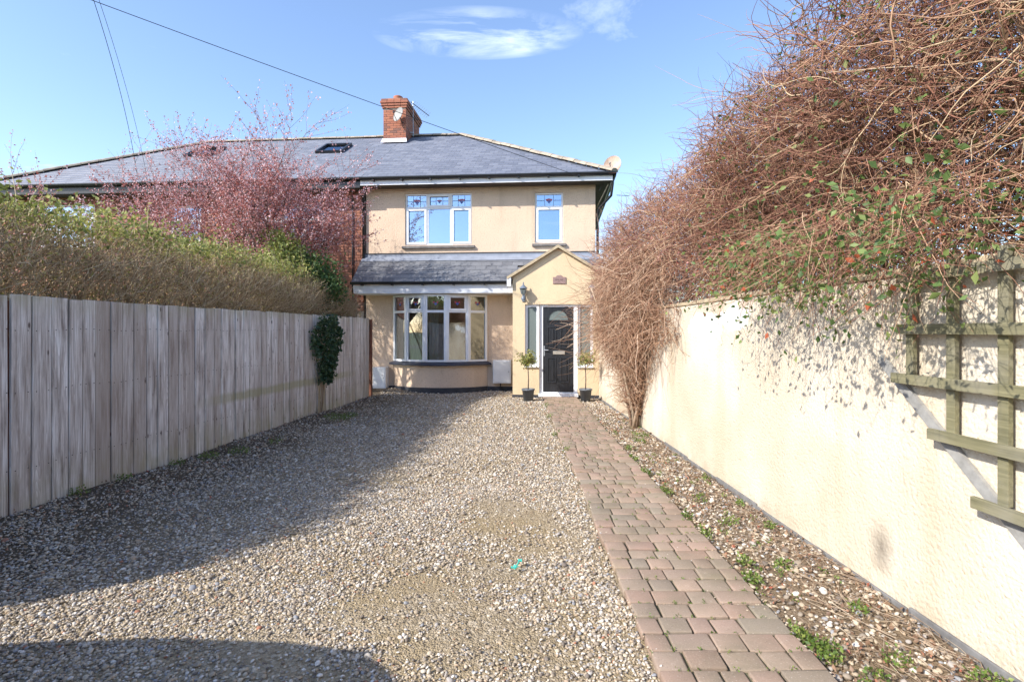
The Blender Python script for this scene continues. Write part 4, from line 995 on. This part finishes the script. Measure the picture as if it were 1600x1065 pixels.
for (x, y_, h, lab) in ((-11.9, 6.24, 8.15, 'brown telegraph pole carrying the wire to the rendered house'), (-3.55, -3.5, 10.8, 'tall brown telegraph pole behind the drive carrying two wires')):
    e = empty('telegraph_pole', (x, y_, 0), 0, lab, 'telegraph pole', 'telegraph poles')
    MB().tube([(0, 0, -.2), (0, 0, h)], [.14, .10], 12).build('shaft', 'pole_wood', e, True); MB().box(-.35, .35, -.05, .05, h-.25, h-.16).build('crossbar', 'pole_wood', e)

# ================================================================== PLANTS
# --- hedge behind the fence
def hedge_front(y): return fence_x(y)-.22
hedge = empty('privet_hedge', (fence_x(7.5)-.7, 7.5, 0), 0, 'long clipped privet hedge above the fence, bare brown front with green top', 'hedge')
HL = np.array(hedge.location)
def hedge_pts(n, zlo, bias_front=0.0):
    y = rng.uniform(2.0, 12.75, n); dpt = rng.random(n)**(1+bias_front)*.95
    f = np.clip((12.75-y)/.8, 0, 1)**.5*np.clip((y-1.9)/.3, 0, 1)
    ztop = (2.46+.38*np.clip(dpt/.55, 0, 1)**.7)*(.86+.14*f)+.05*np.sin(y*3.1)+.05*np.sin(y*7.3+1)
    z = zlo+(ztop-zlo)*rng.random(n)**.85
    return np.stack([hedge_front(y)-dpt, y, z], 1), dpt, ztop
n = 17500; p, dp, zt = hedge_pts(n, 1.35, .5); p[:, 2] -= .25
d = unit(rng.normal(0, .55, (n, 3))+np.array([.35, 0, .9])); Ln = rng.uniform(.2, .55, n)
Ln = np.minimum(Ln, np.maximum(.1, (zt-p[:, 2])*1.1))
hp = strands(p, d, Ln, 6, .26); hp[..., 0] = np.where(hp[..., 2] < 1.93, np.minimum(hp[..., 0], fence_x(hp[..., 1])-.19), np.minimum(hp[..., 0], fence_x(hp[..., 1])-.02))
stuff(strand_mesh('twig_mass', hp-HL, rng.uniform(.0025, .0058, n), 'hedge_twig', hedge))
ns = 60; ysx = np.linspace(2.2, 12.6, ns)+rng.normal(0, .08, ns); p0 = np.stack([hedge_front(ysx)-rng.uniform(.3, .6, ns), ysx, np.zeros(ns)], 1)
sp = strands(p0, np.tile([[-.03, 0, 1.0]], (ns, 1)), np.full(ns, 2.1), 9, .08); sp[..., 0] = np.minimum(sp[..., 0], fence_x(sp[..., 1])-.22)
strand_mesh('stem_mass', sp-HL, rng.uniform(.014, .028, ns), 'hedge_twig', hedge, None, .5, 5)['kind'] = 'stuff'
n = 26000; p, dp, zt = hedge_pts(n, 1.2, .2)
stuff(leaf_mesh('dry_foliage', p-HL, rng.uniform(.016, .032, n), 'hedge_dry_leaf', hedge, rng.random(n)))
n = 260; ys_ = rng.uniform(2.1, 12.2, n); q0 = np.stack([hedge_front(ys_)-rng.uniform(.15, .9, n), ys_, 2.62+rng.random(n)*.2], 1); sh_ = strands(q0, unit(rng.normal(0, .35, (n, 3))+np.array([0, 0, 1.0])), rng.uniform(.15, .42, n), 7, .14)
stuff(strand_mesh('shoot_mass', sh_-HL, np.full(n, .0035), 'hedge_twig', hedge)); kk = 1500; q1 = sh_[rng.integers(0, n, kk), rng.integers(1, 7, kk)]+rng.normal(0, .02, (kk, 3)); stuff(leaf_mesh('shoot_foliage', q1-HL, rng.uniform(.022, .04, kk), 'green_leaf', hedge, .4+.6*rng.random(kk)))
n = 9000; y = rng.uniform(2.0, 12.4, n); dpt = rng.random(n)**.7*1.05
zz = 2.47+.38*np.clip(dpt/.5, 0, 1)**.6+.06*np.sin(y*3.1)+np.abs(rng.normal(0, .09, n))+.04*np.exp(-((y-3.5)/2.0)**2)-rng.random(n)*.28*(dpt > .2)
zz *= 1-.10*np.clip((y-11)/1.5, 0, 1)
p = np.stack([hedge_front(y)-dpt, y, zz], 1); keep = rng.random(n) < (.25+.75*np.clip(dpt/.3, 0, 1)); p = p[keep]
stuff(leaf_mesh('green_foliage', p-HL, rng.uniform(.022, .042, len(p)), 'green_leaf', hedge, np.clip(rng.normal(.62, .25, len(p)), 0, 1)))

# --- plum tree
def grow_tree(base, height, spread, seed, levels=4):
    rs = random.Random(seed); br = []; tips = []
    def go(p, d, L, r, lv):
        pts = [p]; rad = [r]; n = 6; q = p.copy(); dd = d.copy()
        for i in range(n):
            dd = (dd+Vector((rs.gauss(0, .09), rs.gauss(0, .09), rs.gauss(0.02, .06)))).normalized(); q = q+dd*(L/n); pts.append(q.copy()); rad.append(r*(1-.55*(i+1)/n))
        br.append((pts, rad, lv))
        if lv >= levels: tips.append(pts); return
        for c in range(rs.randint(4, 6) if lv < 2 else rs.randint(5, 8)):
            i = rs.randint(2, n); ax = Vector((rs.gauss(0, 1), rs.gauss(0, 1), rs.gauss(0, .4))).normalized()
            nd_ = (pts[i]-pts[i-1]).normalized()*.75+ax*.62; nd_.x *= spread; nd_.z += .15; nd_.normalize()
            go(pts[i], nd_, L*rs.uniform(.55, .78), rad[i]*.62, lv+1)
        tips.append(pts)
    return br, tips, go
def plum(name, loc, lab, h0, forks, seed, nfl, lim, pale=0.0):
    e = empty(name, loc, 0, lab, 'tree'); br, tips, go = grow_tree(loc, 0, 1.15, seed)
    go(Vector((0, 0, 0)), Vector((0, 0, 1)), h0, .10, 4); br[-1] = (br[-1][0], br[-1][1], 0); tips.clear(); top = br[0][0][-1]
    for dx, dy, dz, L in forks: go(top, Vector((dx, dy, dz)).normalized(), L, .055, 1)
    mt = MB(); tw = []
    for pts, rad, lv in br:
        if lv <= 2: mt.tube([tuple(q) for q in pts], rad, 6, False)
        else: tw.append((pts, rad[0]))
    nv = len(mt.v); o = mt.build('trunk', 'plum_bark', e, True); a = o.data.attributes.new('rnd', 'FLOAT', 'POINT'); a.data.foreach_set('value', [.35]*len(o.data.vertices))
    P = np.array([[tuple(q) for q in t[0]] for t in tw]); rr = np.maximum(np.array([t[1] for t in tw])*.8, .0035)
    stuff(strand_mesh('twig_mass', P, rr, 'plum_bark', e))
    k = nfl; i = rng.integers(0, len(P), k); j = rng.integers(1, P.shape[1]-1, k); u = rng.random((k, 1))
    c = P[i, j]*(1-u)+P[i, np.minimum(j+1, P.shape[1]-1)]*u+rng.normal(0, .022, (k, 3))
    hh = (c[:, 2]-c[:, 2].min())/(np.ptp(c[:, 2])+1e-6)
    r = np.clip(rng.normal(.46, .26, k)+.55*np.clip(hh-.55, 0, 1)+pale, 0, 1)
    leaf_mesh('blossom', c, rng.uniform(.02, .04, k), 'blossom', e, r, None, 1.25)
    return e, P, len(br)
plum('plum_tree', (-5.45, 12.35, 0), 'pink blossoming plum tree with thin dark branches behind the hedge', 1.75,
     [(-1.25, 0, .55, 2.7), (-.8, -.1, .8, 2.25), (-.3, .15, 1, 1.95), (.15, 0, 1.1, 2.3), (.5, .1, 1.0, 2.25), (.8, .0, .8, 1.6), (-1.3, -.15, .38, 2.9), (-.6, .15, .7, 2.0), (.1, -.3, .9, 2.0), (-1.0, .2, .65, 2.5), (.75, -.1, .95, 1.75), (.4, .2, 1.1, 2.4), (.7, -.25, .95, 2.1)], 5, 62000, None, .0)
# --- green shrub by the party wall
def bush(name, loc, lab, cat, rx, ry_, z0, z1, ncl, nlf, mat, size, bark='hedge_twig'):
    e = empty(name, loc, 0, lab, cat); u = unit(rng.normal(size=(ncl, 3)))*(rng.random((ncl, 1))**.4)
    c = np.stack([u[:, 0]*rx, u[:, 1]*ry_, (z0+z1)/2+u[:, 2]*(z1-z0)/2], 1)
    t = np.linspace(0, 1, 8)[None, :, None]; b0 = rng.normal(0, .06, (ncl, 1, 3))*np.array([1, 1, 0]); cc = c[:, None, :]
    pts = b0*(1-t)+cc*t; pts[..., :2] *= (.35+.65*t); pts = pts+rng.normal(0, .02, pts.shape)
    stuff(strand_mesh('stem_mass', pts, rng.uniform(.006, .014, ncl), bark, e))
    i = rng.integers(0, ncl, nlf); p = c[i]+rng.normal(0, .115, (nlf, 3))
    leaf_mesh('foliage', p, rng.uniform(size*.7, size*1.3, nlf), mat, e, np.clip(rng.random(ncl)[i]*.6+rng.random(nlf)*.4, 0, 1)); return e
bush('laurel_shrub', (-4.28, 11.15, 0), 'leafy green shrub rising above the hedge near the black downpipe', 'shrub', .70, .45, 1.7, 3.2, 90, 8500, 'shrub_leaf', .04)
bush('yellow_green_shrub', (-4.78, 10.95, 0), 'taller yellow green leafy shrub against the brick house window', 'shrub', .42, .4, 1.9, 3.75, 60, 4200, 'green_leaf', .038)
# --- ivy on the fence
iv = empty('ivy_plant', (fence_x(10.05)+.03, 10.05, .02), 0, 'dark green ivy clump growing up the face of the fence', 'ivy')
n = 9; p0 = np.stack([np.full(n, .015), rng.normal(0, .05, n), np.zeros(n)], 1)
pts = strands(p0, np.tile([[.0, .05, 1.0]], (n, 1)), rng.uniform(.8, 1.6, n), 10, .07); pts[..., 0] = np.clip(pts[..., 0], .012, .05)+.09*(pts[..., 1]); strand_mesh('stem_mass', pts, rng.uniform(.006, .012, n), 'hedge_twig', iv)['kind'] = 'stuff'
n = 2600; zz = rng.uniform(.62, 1.78, n); half = .14+.50*np.clip((zz-.55)/.75, 0, 1)**1.1; half *= np.where(zz > 1.45, np.sqrt(np.clip(1-((zz-1.45)/.34)**2, 0, 1)), 1)
yy = rng.uniform(-1, 1, n)*half+.10+.15*(zz-.6); p = np.stack([.03+.09*yy+rng.random(n)*.14*np.clip(1-(yy-.15)**2/.12, .2, 1), yy, zz], 1)
zz2 = p[:, 2]; keep = rng.random(n) < np.clip(.35+.75*np.sin(p[:, 1]*9+zz2*5)**2+.3*(zz2-.9), .25, 1); p = p[keep]; p[:, 1] += rng.normal(0, .05, len(p)); p[:, 2] += rng.normal(0, .05, len(p))
leaf_mesh('foliage', p, rng.uniform(.035, .07, len(p)), 'ivy_leaf', iv, None, (.8, -.4, -.3), 1.1)

# --- the climbers on the garden wall
def vine_env(y):
    """centre x, centre z, half width, half height of the tangle at distance y"""
    a = np.interp(y, [1.0, 3, 5, 7, 9, 11, 12.2], [1.0, .98, .92, .92, .92, .68, .4])
    top = np.interp(y, [1.0, 3, 5, 7, 9, 11, 12.2], [4.3, 4.25, 4.05, 3.78, 3.75, 4.0, 3.6])
    bot = np.interp(y, [1.0, 3, 5, 7, 9, 11, 12.2], [1.9, 1.85, 1.9, 1.95, 1.7, 1.7, 2.0])
    cx = np.interp(y, [1, 3, 6, 9, 12.2], [2.85, 2.84, 2.74, 2.52, 2.3])
    return cx, (top+bot)/2, a, (top-bot)/2
def vine_fill(n, y0, y1, surf=.5):
    y = rng.uniform(y0, y1, n); cx, cz, a, b = vine_env(y); th = rng.uniform(0, 2*math.pi, n); r = rng.random(n)**surf
    lump = 1+.10*np.sin(y*4.1+th*2)+.08*np.sin(y*9.3-th*3)
    return np.stack([cx+a*r*lump*np.cos(th), y, cz+b*r*lump*np.sin(th)], 1), th, r
def outward(th, r, k=.6): return np.stack([np.cos(th), np.zeros_like(th), np.sin(th)], 1)*(r*k)[:, None]
far = empty('climbing_vine', (2.02, 8.8, 0), 0, 'leafless reddish brown climber with tan stems tumbling over the wall near the porch', 'climber'); FL = np.array(far.location)
n = 12500; p, th, r = vine_fill(n, 5.2, 12.0); d = unit(rng.normal(0, 1, (n, 3))*np.array([.8, 1.1, .6])+outward(th, r, .5))
stuff(strand_mesh('twig_mass', strands(p-FL, d, rng.uniform(.2, .6, n), 7, .55), rng.uniform(.0025, .006, n), 'vine_far', far))
n = 900; p, th, r = vine_fill(n, 5.2, 12.0, .2); d = unit(rng.normal(0, .6, (n, 3))+outward(th, r, 1.2)+np.array([0, 0, .3]))
stuff(strand_mesh('shoot_mass', strands(p-FL, d, rng.uniform(.15, .5, n), 8, .3), rng.uniform(.002, .0035, n), 'vine_far', far))
n = 3200; p, th, r = vine_fill(n, 5.2, 12.0, .3); stuff(leaf_mesh('bud_mass', p-FL+rng.normal(0, .05, (n, 3)), rng.uniform(.012, .026, n), 'blossom', far, rng.random(n)*.65))
# hanging tan skirt narrowing to the trunk
n = 5200; y = np.clip(rng.normal(9.0, 1.05, n), 6.8, 11.2); zt = 1.5+rng.random(n)*1.3
px_ = wall_x(y)-.02-rng.random(n)**1.2*np.clip(.60-.10*np.abs(y-9.0)-.12*np.clip(y-9.3, 0, 2), .08, .60)
p = np.stack([px_, y, zt], 1); tgt = np.stack([np.full(n, wall_x(8.8)-.08), np.full(n, 8.85), np.full(n, .2)], 1)
d = unit(rng.normal(0, .55, (n, 3))*np.array([.5, 1, .6])+unit(tgt-p)*.75)
Ln = rng.uniform(.25, 1.15, n)*np.clip(1.25-.32*np.abs(y-9.0), .35, 1.2)
pts = strands(p, d, Ln, 9, .45, -.03); yv = pts[..., 1]; pts[..., 0] = np.minimum(pts[..., 0], wall_x(yv)-.012)
pts[..., 2] = np.maximum(pts[..., 2], .15)
stuff(strand_mesh('hanging_stem_mass', pts-FL, rng.uniform(.0025, .006, n), 'vine_tan', far))
n = 2000; z = .15+1.4*rng.random(n)**.7; hw_ = .13+.75*((z-.1)/1.4)**1.2; y = 8.85+rng.normal(0, .6, n)*hw_; p = np.stack([wall_x(y)-.02-rng.random(n)*hw_*.55, y, z], 1)
pts = strands(p, unit(rng.normal(0, .45, (n, 3))+np.array([-.1, .1, .9])), rng.uniform(.2, .6, n), 8, .4); pts[..., 0] = np.minimum(pts[..., 0], wall_x(pts[..., 1])-.012)
stuff(strand_mesh('lower_stem_mass', pts-FL, rng.uniform(.003, .007, n), 'vine_tan', far))
for k in range(9):     # the trunk stems, one by one
    y0 = 8.75+random.uniform(-.12, .2); pts = [Vector((wall_x(y0)-.05-random.random()*.12, y0, 0.0))]; dv = Vector((random.uniform(-.05, .08), random.uniform(-.25, .35), 1))
    for i in range(9): dv = (dv+Vector((random.gauss(0, .12), random.gauss(0, .14), .08))).normalized(); q = pts[-1]+dv*.27; q.x = min(q.x, wall_x(q.y)-.03) if q.z < 1.9 else q.x; pts.append(q)
    o = MB().tube([tuple(Vector(q)-Vector(FL)) for q in pts], [random.uniform(.016, .03)*(1-.06*i) for i in range(10)], 7).build('stem', 'vine_bark', far, True)
    a = o.data.attributes.new('rnd', 'FLOAT', 'POINT'); a.data.foreach_set('value', [random.random()]*len(o.data.vertices))
near_ = empty('tangled_shrub', (2.6, 3.2, 0), 0, 'huge tangle of bare tan stems with small green and red leaves overhanging the wall', 'climber'); NL = np.array(near_.location)
n = 21000; p, th, r = vine_fill(n, 1.3, 6.2); d = unit(rng.normal(0, 1, (n, 3))*np.array([.8, 1.2, .6])+outward(th, r, .4))
stuff(strand_mesh('twig_mass', strands(p-NL, d, rng.uniform(.2, .6, n), 7, .5), rng.uniform(.0018, .0046, n), 'vine_near', near_, np.clip(rng.normal(.24+.30*np.clip((3.0-p[:, 1])/1.3, 0, 1), .22), 0, 1)))
n = 380; p, th, r = vine_fill(n, 1.3, 4.2, .4); d = unit(rng.normal(0, 1, (n, 3))*np.array([.6, 1.3, .5]))
stuff(strand_mesh('cane_mass', strands(p-NL, d, rng.uniform(.3, .8, n), 12, .36), rng.uniform(.003, .0065, n), 'vine_near', near_, np.clip(rng.normal(.55, .25, n), 0, 1), .5, 5))
for k in range(11):    # stout branches that can be picked out
    p, th, r = vine_fill(1, 1.9, 4.2, .55); q = Vector(p[0]); dv = Vector((random.gauss(-.2, .5), random.gauss(.2, 1), random.gauss(.1, .4))).normalized(); pts = [q]
    for i in range(9): dv = (dv+Vector((random.gauss(0, .1), random.gauss(0, .1), random.gauss(0, .1)))).normalized(); pts.append(pts[-1]+dv*.10)
    o = MB().tube([tuple(Vector(q)-Vector(NL)) for q in pts], [.013*(1-.07*i) for i in range(10)], 7).build('branch', 'vine_bark', near_, True)
    a = o.data.attributes.new('rnd', 'FLOAT', 'POINT'); a.data.foreach_set('value', [random.uniform(.1, .7)]*len(o.data.vertices))
# fringe hanging in front of the wall
n = 800; y = 2.2+2.4*rng.random(n)**1.1; p = np.stack([wall_x(y)-rng.uniform(.02, .62, n), y, rng.uniform(1.9, 2.3, n)], 1)
d = unit(np.stack([rng.normal(-.45, .35, n), rng.normal(-.1, .8, n), rng.normal(-.45, .35, n)], 1))
L = rng.uniform(.2, .62, n); fr = strands(p, d, L, 9, .18, -.02); fr[..., 0] = np.minimum(fr[..., 0], wall_x(fr[..., 1])-.02)
stuff(strand_mesh('fringe_mass', fr-NL, rng.uniform(.0015, .0032, n), 'vine_near', near_, rng.random(n)*.7))
k = 2000; i = rng.integers(0, n, k); c = fr[i, rng.integers(3, 9, k)]+rng.normal(0, .02, (k, 3))
rr = np.where(rng.random(k) < .04, 1.0, rng.random(k)*.86); leaf_mesh('fringe_foliage', c-NL, rng.uniform(.016, .032, k), 'vine_leaf', near_, rr)
n = 5000; p, th, r = vine_fill(n, 1.5, 5.6, .22); sel = rng.random(n) < .75-.25*np.sin(th); p = p[sel]
rr = np.where(rng.random(len(p)) < .03, 1.0, rng.random(len(p))*.9); leaf_mesh('foliage', p-NL+rng.normal(0, .04, p.shape), rng.uniform(.016, .034, len(p)), 'vine_leaf', near_, rr)
n = 9000; p, th, r = vine_fill(n, 1.3, 6.2, .7); p = p[(r < .85) & (p[:, 2] < 3.7)]; p[:, 2] -= .15; p[:, 0] = np.where(p[:, 2] < 2.0, np.maximum(p[:, 0], wall_x(p[:, 1])+.3), p[:, 0])
stuff(leaf_mesh('dead_foliage', p-NL, rng.uniform(.025, .05, len(p)), 'litter', near_, rng.random(len(p))*.6))
n = 7000; p, th, r = vine_fill(n, 5.6, 11.8, .7); p = p[(r < .75) & (p[:, 2] < 3.4)]
stuff(leaf_mesh('dead_foliage', p-FL, rng.uniform(.02, .04, len(p)), 'litter', far, rng.random(len(p))*.6))
# two thin arching sprays against the sky
for (x, y_, z, dx, dy, dz) in ((1.95, 5.2, 3.75, -1, .5, .15), (2.2, 4.6, 4.05, -.8, .3, .5), (1.9, 6.4, 3.4, -1, .3, .05)):
    m_ = 6; pts = strands(np.tile([[x, y_, z]], (m_, 1))+rng.normal(0, .05, (m_, 3)), np.tile([[dx, dy, dz]], (m_, 1))+rng.normal(0, .25, (m_, 3)), rng.uniform(.3, .7, m_), 10, .16)
    stuff(strand_mesh('spray', pts-NL, np.full(m_, .003), 'vine_far', near_))

# --- weeds and litter on the ground
def ground_z(x, y): return np.where((x > PX0) & (x < PX1), .036, gh(x, y)+.008)
P_, S_ = [], []
def tuft(x, y, r, n, h=.05, s=.012):
    a = rng.uniform(0, 6.28, n); q = np.sqrt(rng.random(n))*r; xx, yy = x+q*np.cos(a), y+q*np.sin(a)*1.3
    P_.append(np.stack([xx, yy, ground_z(xx, yy)+rng.random(n)*h], 1)); S_.append(rng.uniform(.6, 1.5, n)*s)
for (x, y_, r, n) in ((1.50, 2.62, .07, 260), (1.44, 2.75, .05, 140), (1.46, 3.35, .06, 160), (1.52, 3.6, .05, 110), (1.44, 4.1, .05, 90), (1.42, 4.5, .04, 70), (1.45, 5.2, .06, 120), (1.43, 5.9, .06, 130), (1.44, 6.6, .05, 90), (1.50, 7.2, .05, 70), (1.9, 3.0, .05, 80), (1.75, 3.55, .06, 90),
                      (2.02, 4.3, .04, 80), (2.03, 4.9, .04, 70), (2.0, 5.7, .04, 60), (1.75, 4.4, .07, 80), (1.7, 5.0, .07, 80), (2.07, 2.38, .07, 150), (1.8, 2.55, .06, 80), (1.62, 2.45, .04, 60), (1.85, 8.0, .12, 160), (1.75, 7.6, .08, 90),
                      (-3.15, 9.6, .22, 420), (-3.0, 9.9, .15, 200), (-3.72, 6.6, .12, 170), (-3.5, 6.9, .13, 170), (-3.85, 6.2, .08, 100), (-3.95, 5.5, .07, 70), (-4.0, 5.0, .08, 80), (-3.3, 7.5, .10, 90),
                      (.62, 9.8, .08, 70), (.62, 8.2, .07, 70), (.63, 11.2, .08, 60), (.66, 7.0, .04, 40)):
    tuft(x, y_, r, n)
for _ in range(420):
    x, y_ = random.uniform(PX0, PX1), 2.16+.150*random.randint(1, 66)+random.uniform(-.012, .012); tuft(x, y_, .014, 8, .008, .006)
for _ in range(60):
    x, y_ = random.uniform(PX1, 2.05), random.uniform(2.3, 10); tuft(x, y_, .03, 16, .03, .010)
p, s = np.concatenate(P_), np.concatenate(S_)
o = stuff(leaf_mesh('weeds', p, s, 'weed', None, None, (0, 0, .9), 1.6)); tag(o, 'small green weeds along the path edges and fence foot', 'weeds'); o['kind'] = 'stuff'
n = 5200; x = np.concatenate([rng.uniform(PX1+.02, 2.15, 2700), fence_x(np.linspace(2.2, 12.5, 700))+rng.exponential(.28, 700)]); y = np.concatenate([1.9+rng.random(2700)**1.3*9, np.linspace(2.2, 12.5, 700)])
ok = x < wall_x(y)-.02; x, y = x[ok], y[ok]
o = stuff(leaf_mesh('leaf_litter', np.stack([x, y, gh(x, y)+.016+rng.random(len(x))*.012], 1), rng.uniform(.010, .024, len(x)), 'litter', None, None, (0, 0, 0), 1.5)); tag(o, 'brown fallen leaves scattered beside the wall and fence', 'leaf litter'); o['kind'] = 'stuff'
n = 750; y = 1.9+rng.random(n)**1.5*7; x = np.minimum(wall_x(y)-.05-rng.random(n)**1.6*.5, wall_x(y)-.05); p0 = np.stack([x, y, gh(x, y)+.022], 1)
d = np.stack([rng.normal(0, .5, n), rng.normal(0, 1, n), np.zeros(n)], 1); pts = strands(p0, d, rng.uniform(.06, .28, n), 6, .12); pts[..., 2] = gh(pts[..., 0], pts[..., 1])+.022+rng.random((n, 1))*.012; pts[..., 0] = np.minimum(pts[..., 0], wall_x(pts[..., 1])-.03)
n2 = 70; x = rng.uniform(-3.6, .4, n2); y = rng.uniform(2.3, 7.5, n2); q = strands(np.stack([x, y, gh(x, y)+.022], 1), np.stack([rng.normal(0, 1, n2), rng.normal(0, .6, n2), np.zeros(n2)], 1), rng.uniform(.04, .14, n2), 6, .1); q[..., 2] = gh(q[..., 0], q[..., 1])+.022
allt = np.concatenate([pts, q]); o = stuff(strand_mesh('twig_litter', allt, rng.uniform(.0018, .0035, len(allt)), 'vine_bark')); tag(o, 'dry fallen twigs lying on the gravel by the wall', 'twigs'); o['kind'] = 'stuff'
m = MB()
for a in (0.2, 1.5, 3.0, 4.2):
    m.prism([(0, 0, .02), (.028*math.cos(a), .028*math.sin(a), .03), (.030*math.cos(a+.5), .03*math.sin(a+.5), .024)], (0, 0, .004))
m.tube([(0, 0, .02), (.02, .05, .035), (.03, .09, .03)], .005, 5); m.box(.018, .045, .085, .11, .024, .034)
o = m.build('plastic_scrap', 'teal_plastic', None, loc=(0.0, 3.56, 0)); tag(o, 'small torn scrap of teal plastic lying on the gravel', 'plastic scrap')

# ================================================================== BEHIND THE CAMERA: what shades the drive and shows in the glass
car = empty('parked_car', (-3.75, 1.10, 0), 0, 'dark hatchback parked across the end of the fence, just outside the view', 'car')
top_ = [(-2.08, .62), (-2.0, .74), (-1.85, .84), (-1.5, .92), (-1.15, 1.0), (-.8, 1.22), (-.5, 1.38), (-.1, 1.47), (.4, 1.51), (1.0, 1.50), (1.4, 1.46), (1.68, 1.34), (1.88, 1.14), (2.0, .92), (2.08, .66)]
m = MB(); NS = 17; ring_n = NS
def carsec(z): return .86 if z < 1.0 else .86-.30*(z-1.0)
for x, zt_ in top_:
    pl = 1-.5*abs((x-.25)/2.08)**2
    for k in range(NS):
        a = math.pi*k/(NS-1); cx_, sz_ = math.cos(a), math.sin(a)
        z = .26+(zt_-.26)*abs(sz_)**.75; m.v.append((x, math.copysign(abs(cx_)**.6, cx_)*.92*pl, z))
for i in range(len(top_)-1):
    for k in range(NS-1): m.f.append((i*NS+k, i*NS+k+1, (i+1)*NS+k+1, (i+1)*NS+k))
    m.f.append((i*NS, (i+1)*NS, (i+1)*NS+NS-1, i*NS+NS-1))
m.f.append(tuple(range(NS))); m.f.append(tuple(range(len(m.v)-1, len(m.v)-NS-1, -1)))
m.build('body', 'car_paint', car, True)
for sgn in (-1, 1):
    for poly in ([(1.62, 1.05), (1.45, 1.38), (.45, 1.43), (.42, 1.02)], [(.34, 1.02), (.37, 1.43), (-.42, 1.37), (-.92, 1.02)]):
        MB().prism([(x, sgn*(.92*(1-.5*abs((x-.25)/2.08)**2)*.86-(z-1)*.5), z) for x, z in poly], (0, sgn*.004, 0)).build('side_window', 'car_glass', car)
    for x in (1.3, -1.28):
        t = MB(); t.lathe([(.0, -.09), (.2, -.09), (.31, -.085), (.315, 0), (.31, .085), (.2, .09), (.0, .09)], 24); t.v = [(x+a, sgn*.66+c, .31+b2) for a, b2, c in t.v]; wh = t.build('wheel', 'rubber', car, True)
        t = MB(); t.lathe([(.0001, .0), (.19, .0), (.2, .012), (.0001, .03)], 16); t.v = [(x+a, sgn*(.755+c*.5), .31+b2) for a, b2, c in t.v]; t.build('rim', 'silver_metal', wh, True)
    MB().box(1.99, 2.05, sgn*.34-.12, sgn*.34+.12, .68, .82).build('tail_light', 'red_glass', car); MB().box(-2.06, -1.99, sgn*.24-.10, sgn*.24+.10, .52, .62).build('headlight', 'frosted_glass', car)
oh = empty('roadside_hedge', (0, -13, 0), 0, 'dark evergreen hedge across the road behind the viewer', 'hedge')
n = 14000; x = rng.uniform(-22, 22, n); p = np.stack([x, rng.normal(0, .5, n), rng.random(n)*(3.9+.35*np.sin(x*.9)+.3*np.sin(x*2.3))], 1)
leaf_mesh('foliage', p, rng.uniform(.14, .26, n), 'evergreen', oh); MB().box(-22, 22, -.25, .25, 0, 3.3).build('core', 'soil', oh)
rd = MB(); rd.box(-60, 60, -11.5, -6.2, -.2, -.045); 
plain('asphalt', (0.05, 0.05, 0.052), .9, .2, 12, .5); struct(rd.build('road', 'asphalt'))
e = empty('bare_tree', (-6.5, -15.5, 0), 0, 'tall bare roadside tree behind the viewer', 'tree'); br, tips, go = grow_tree(None, 0, 1.0, 21); go(Vector((0, 0, 0)), Vector((0, 0, 1)), 3.5, .2, 4); br[-1] = (br[-1][0], br[-1][1], 0)
for dx, dy in ((-.6, 0), (.5, .1), (0, .5), (.1, -.5)): go(br[0][0][-1], Vector((dx, dy, .9)).normalized(), 3.0, .12, 1)
mt = MB(); tw = []
for pts, rad, lv in br:
    if lv <= 2: mt.tube([tuple(q) for q in pts], rad, 6, False)
    else: tw.append((pts, rad[0]))
mt.build('trunk', 'pole_wood', e, True); stuff(strand_mesh('twig_mass', np.array([[tuple(q) for q in t[0]] for t in tw]), np.maximum(np.array([t[1] for t in tw]), .008), 'plum_bark', e))
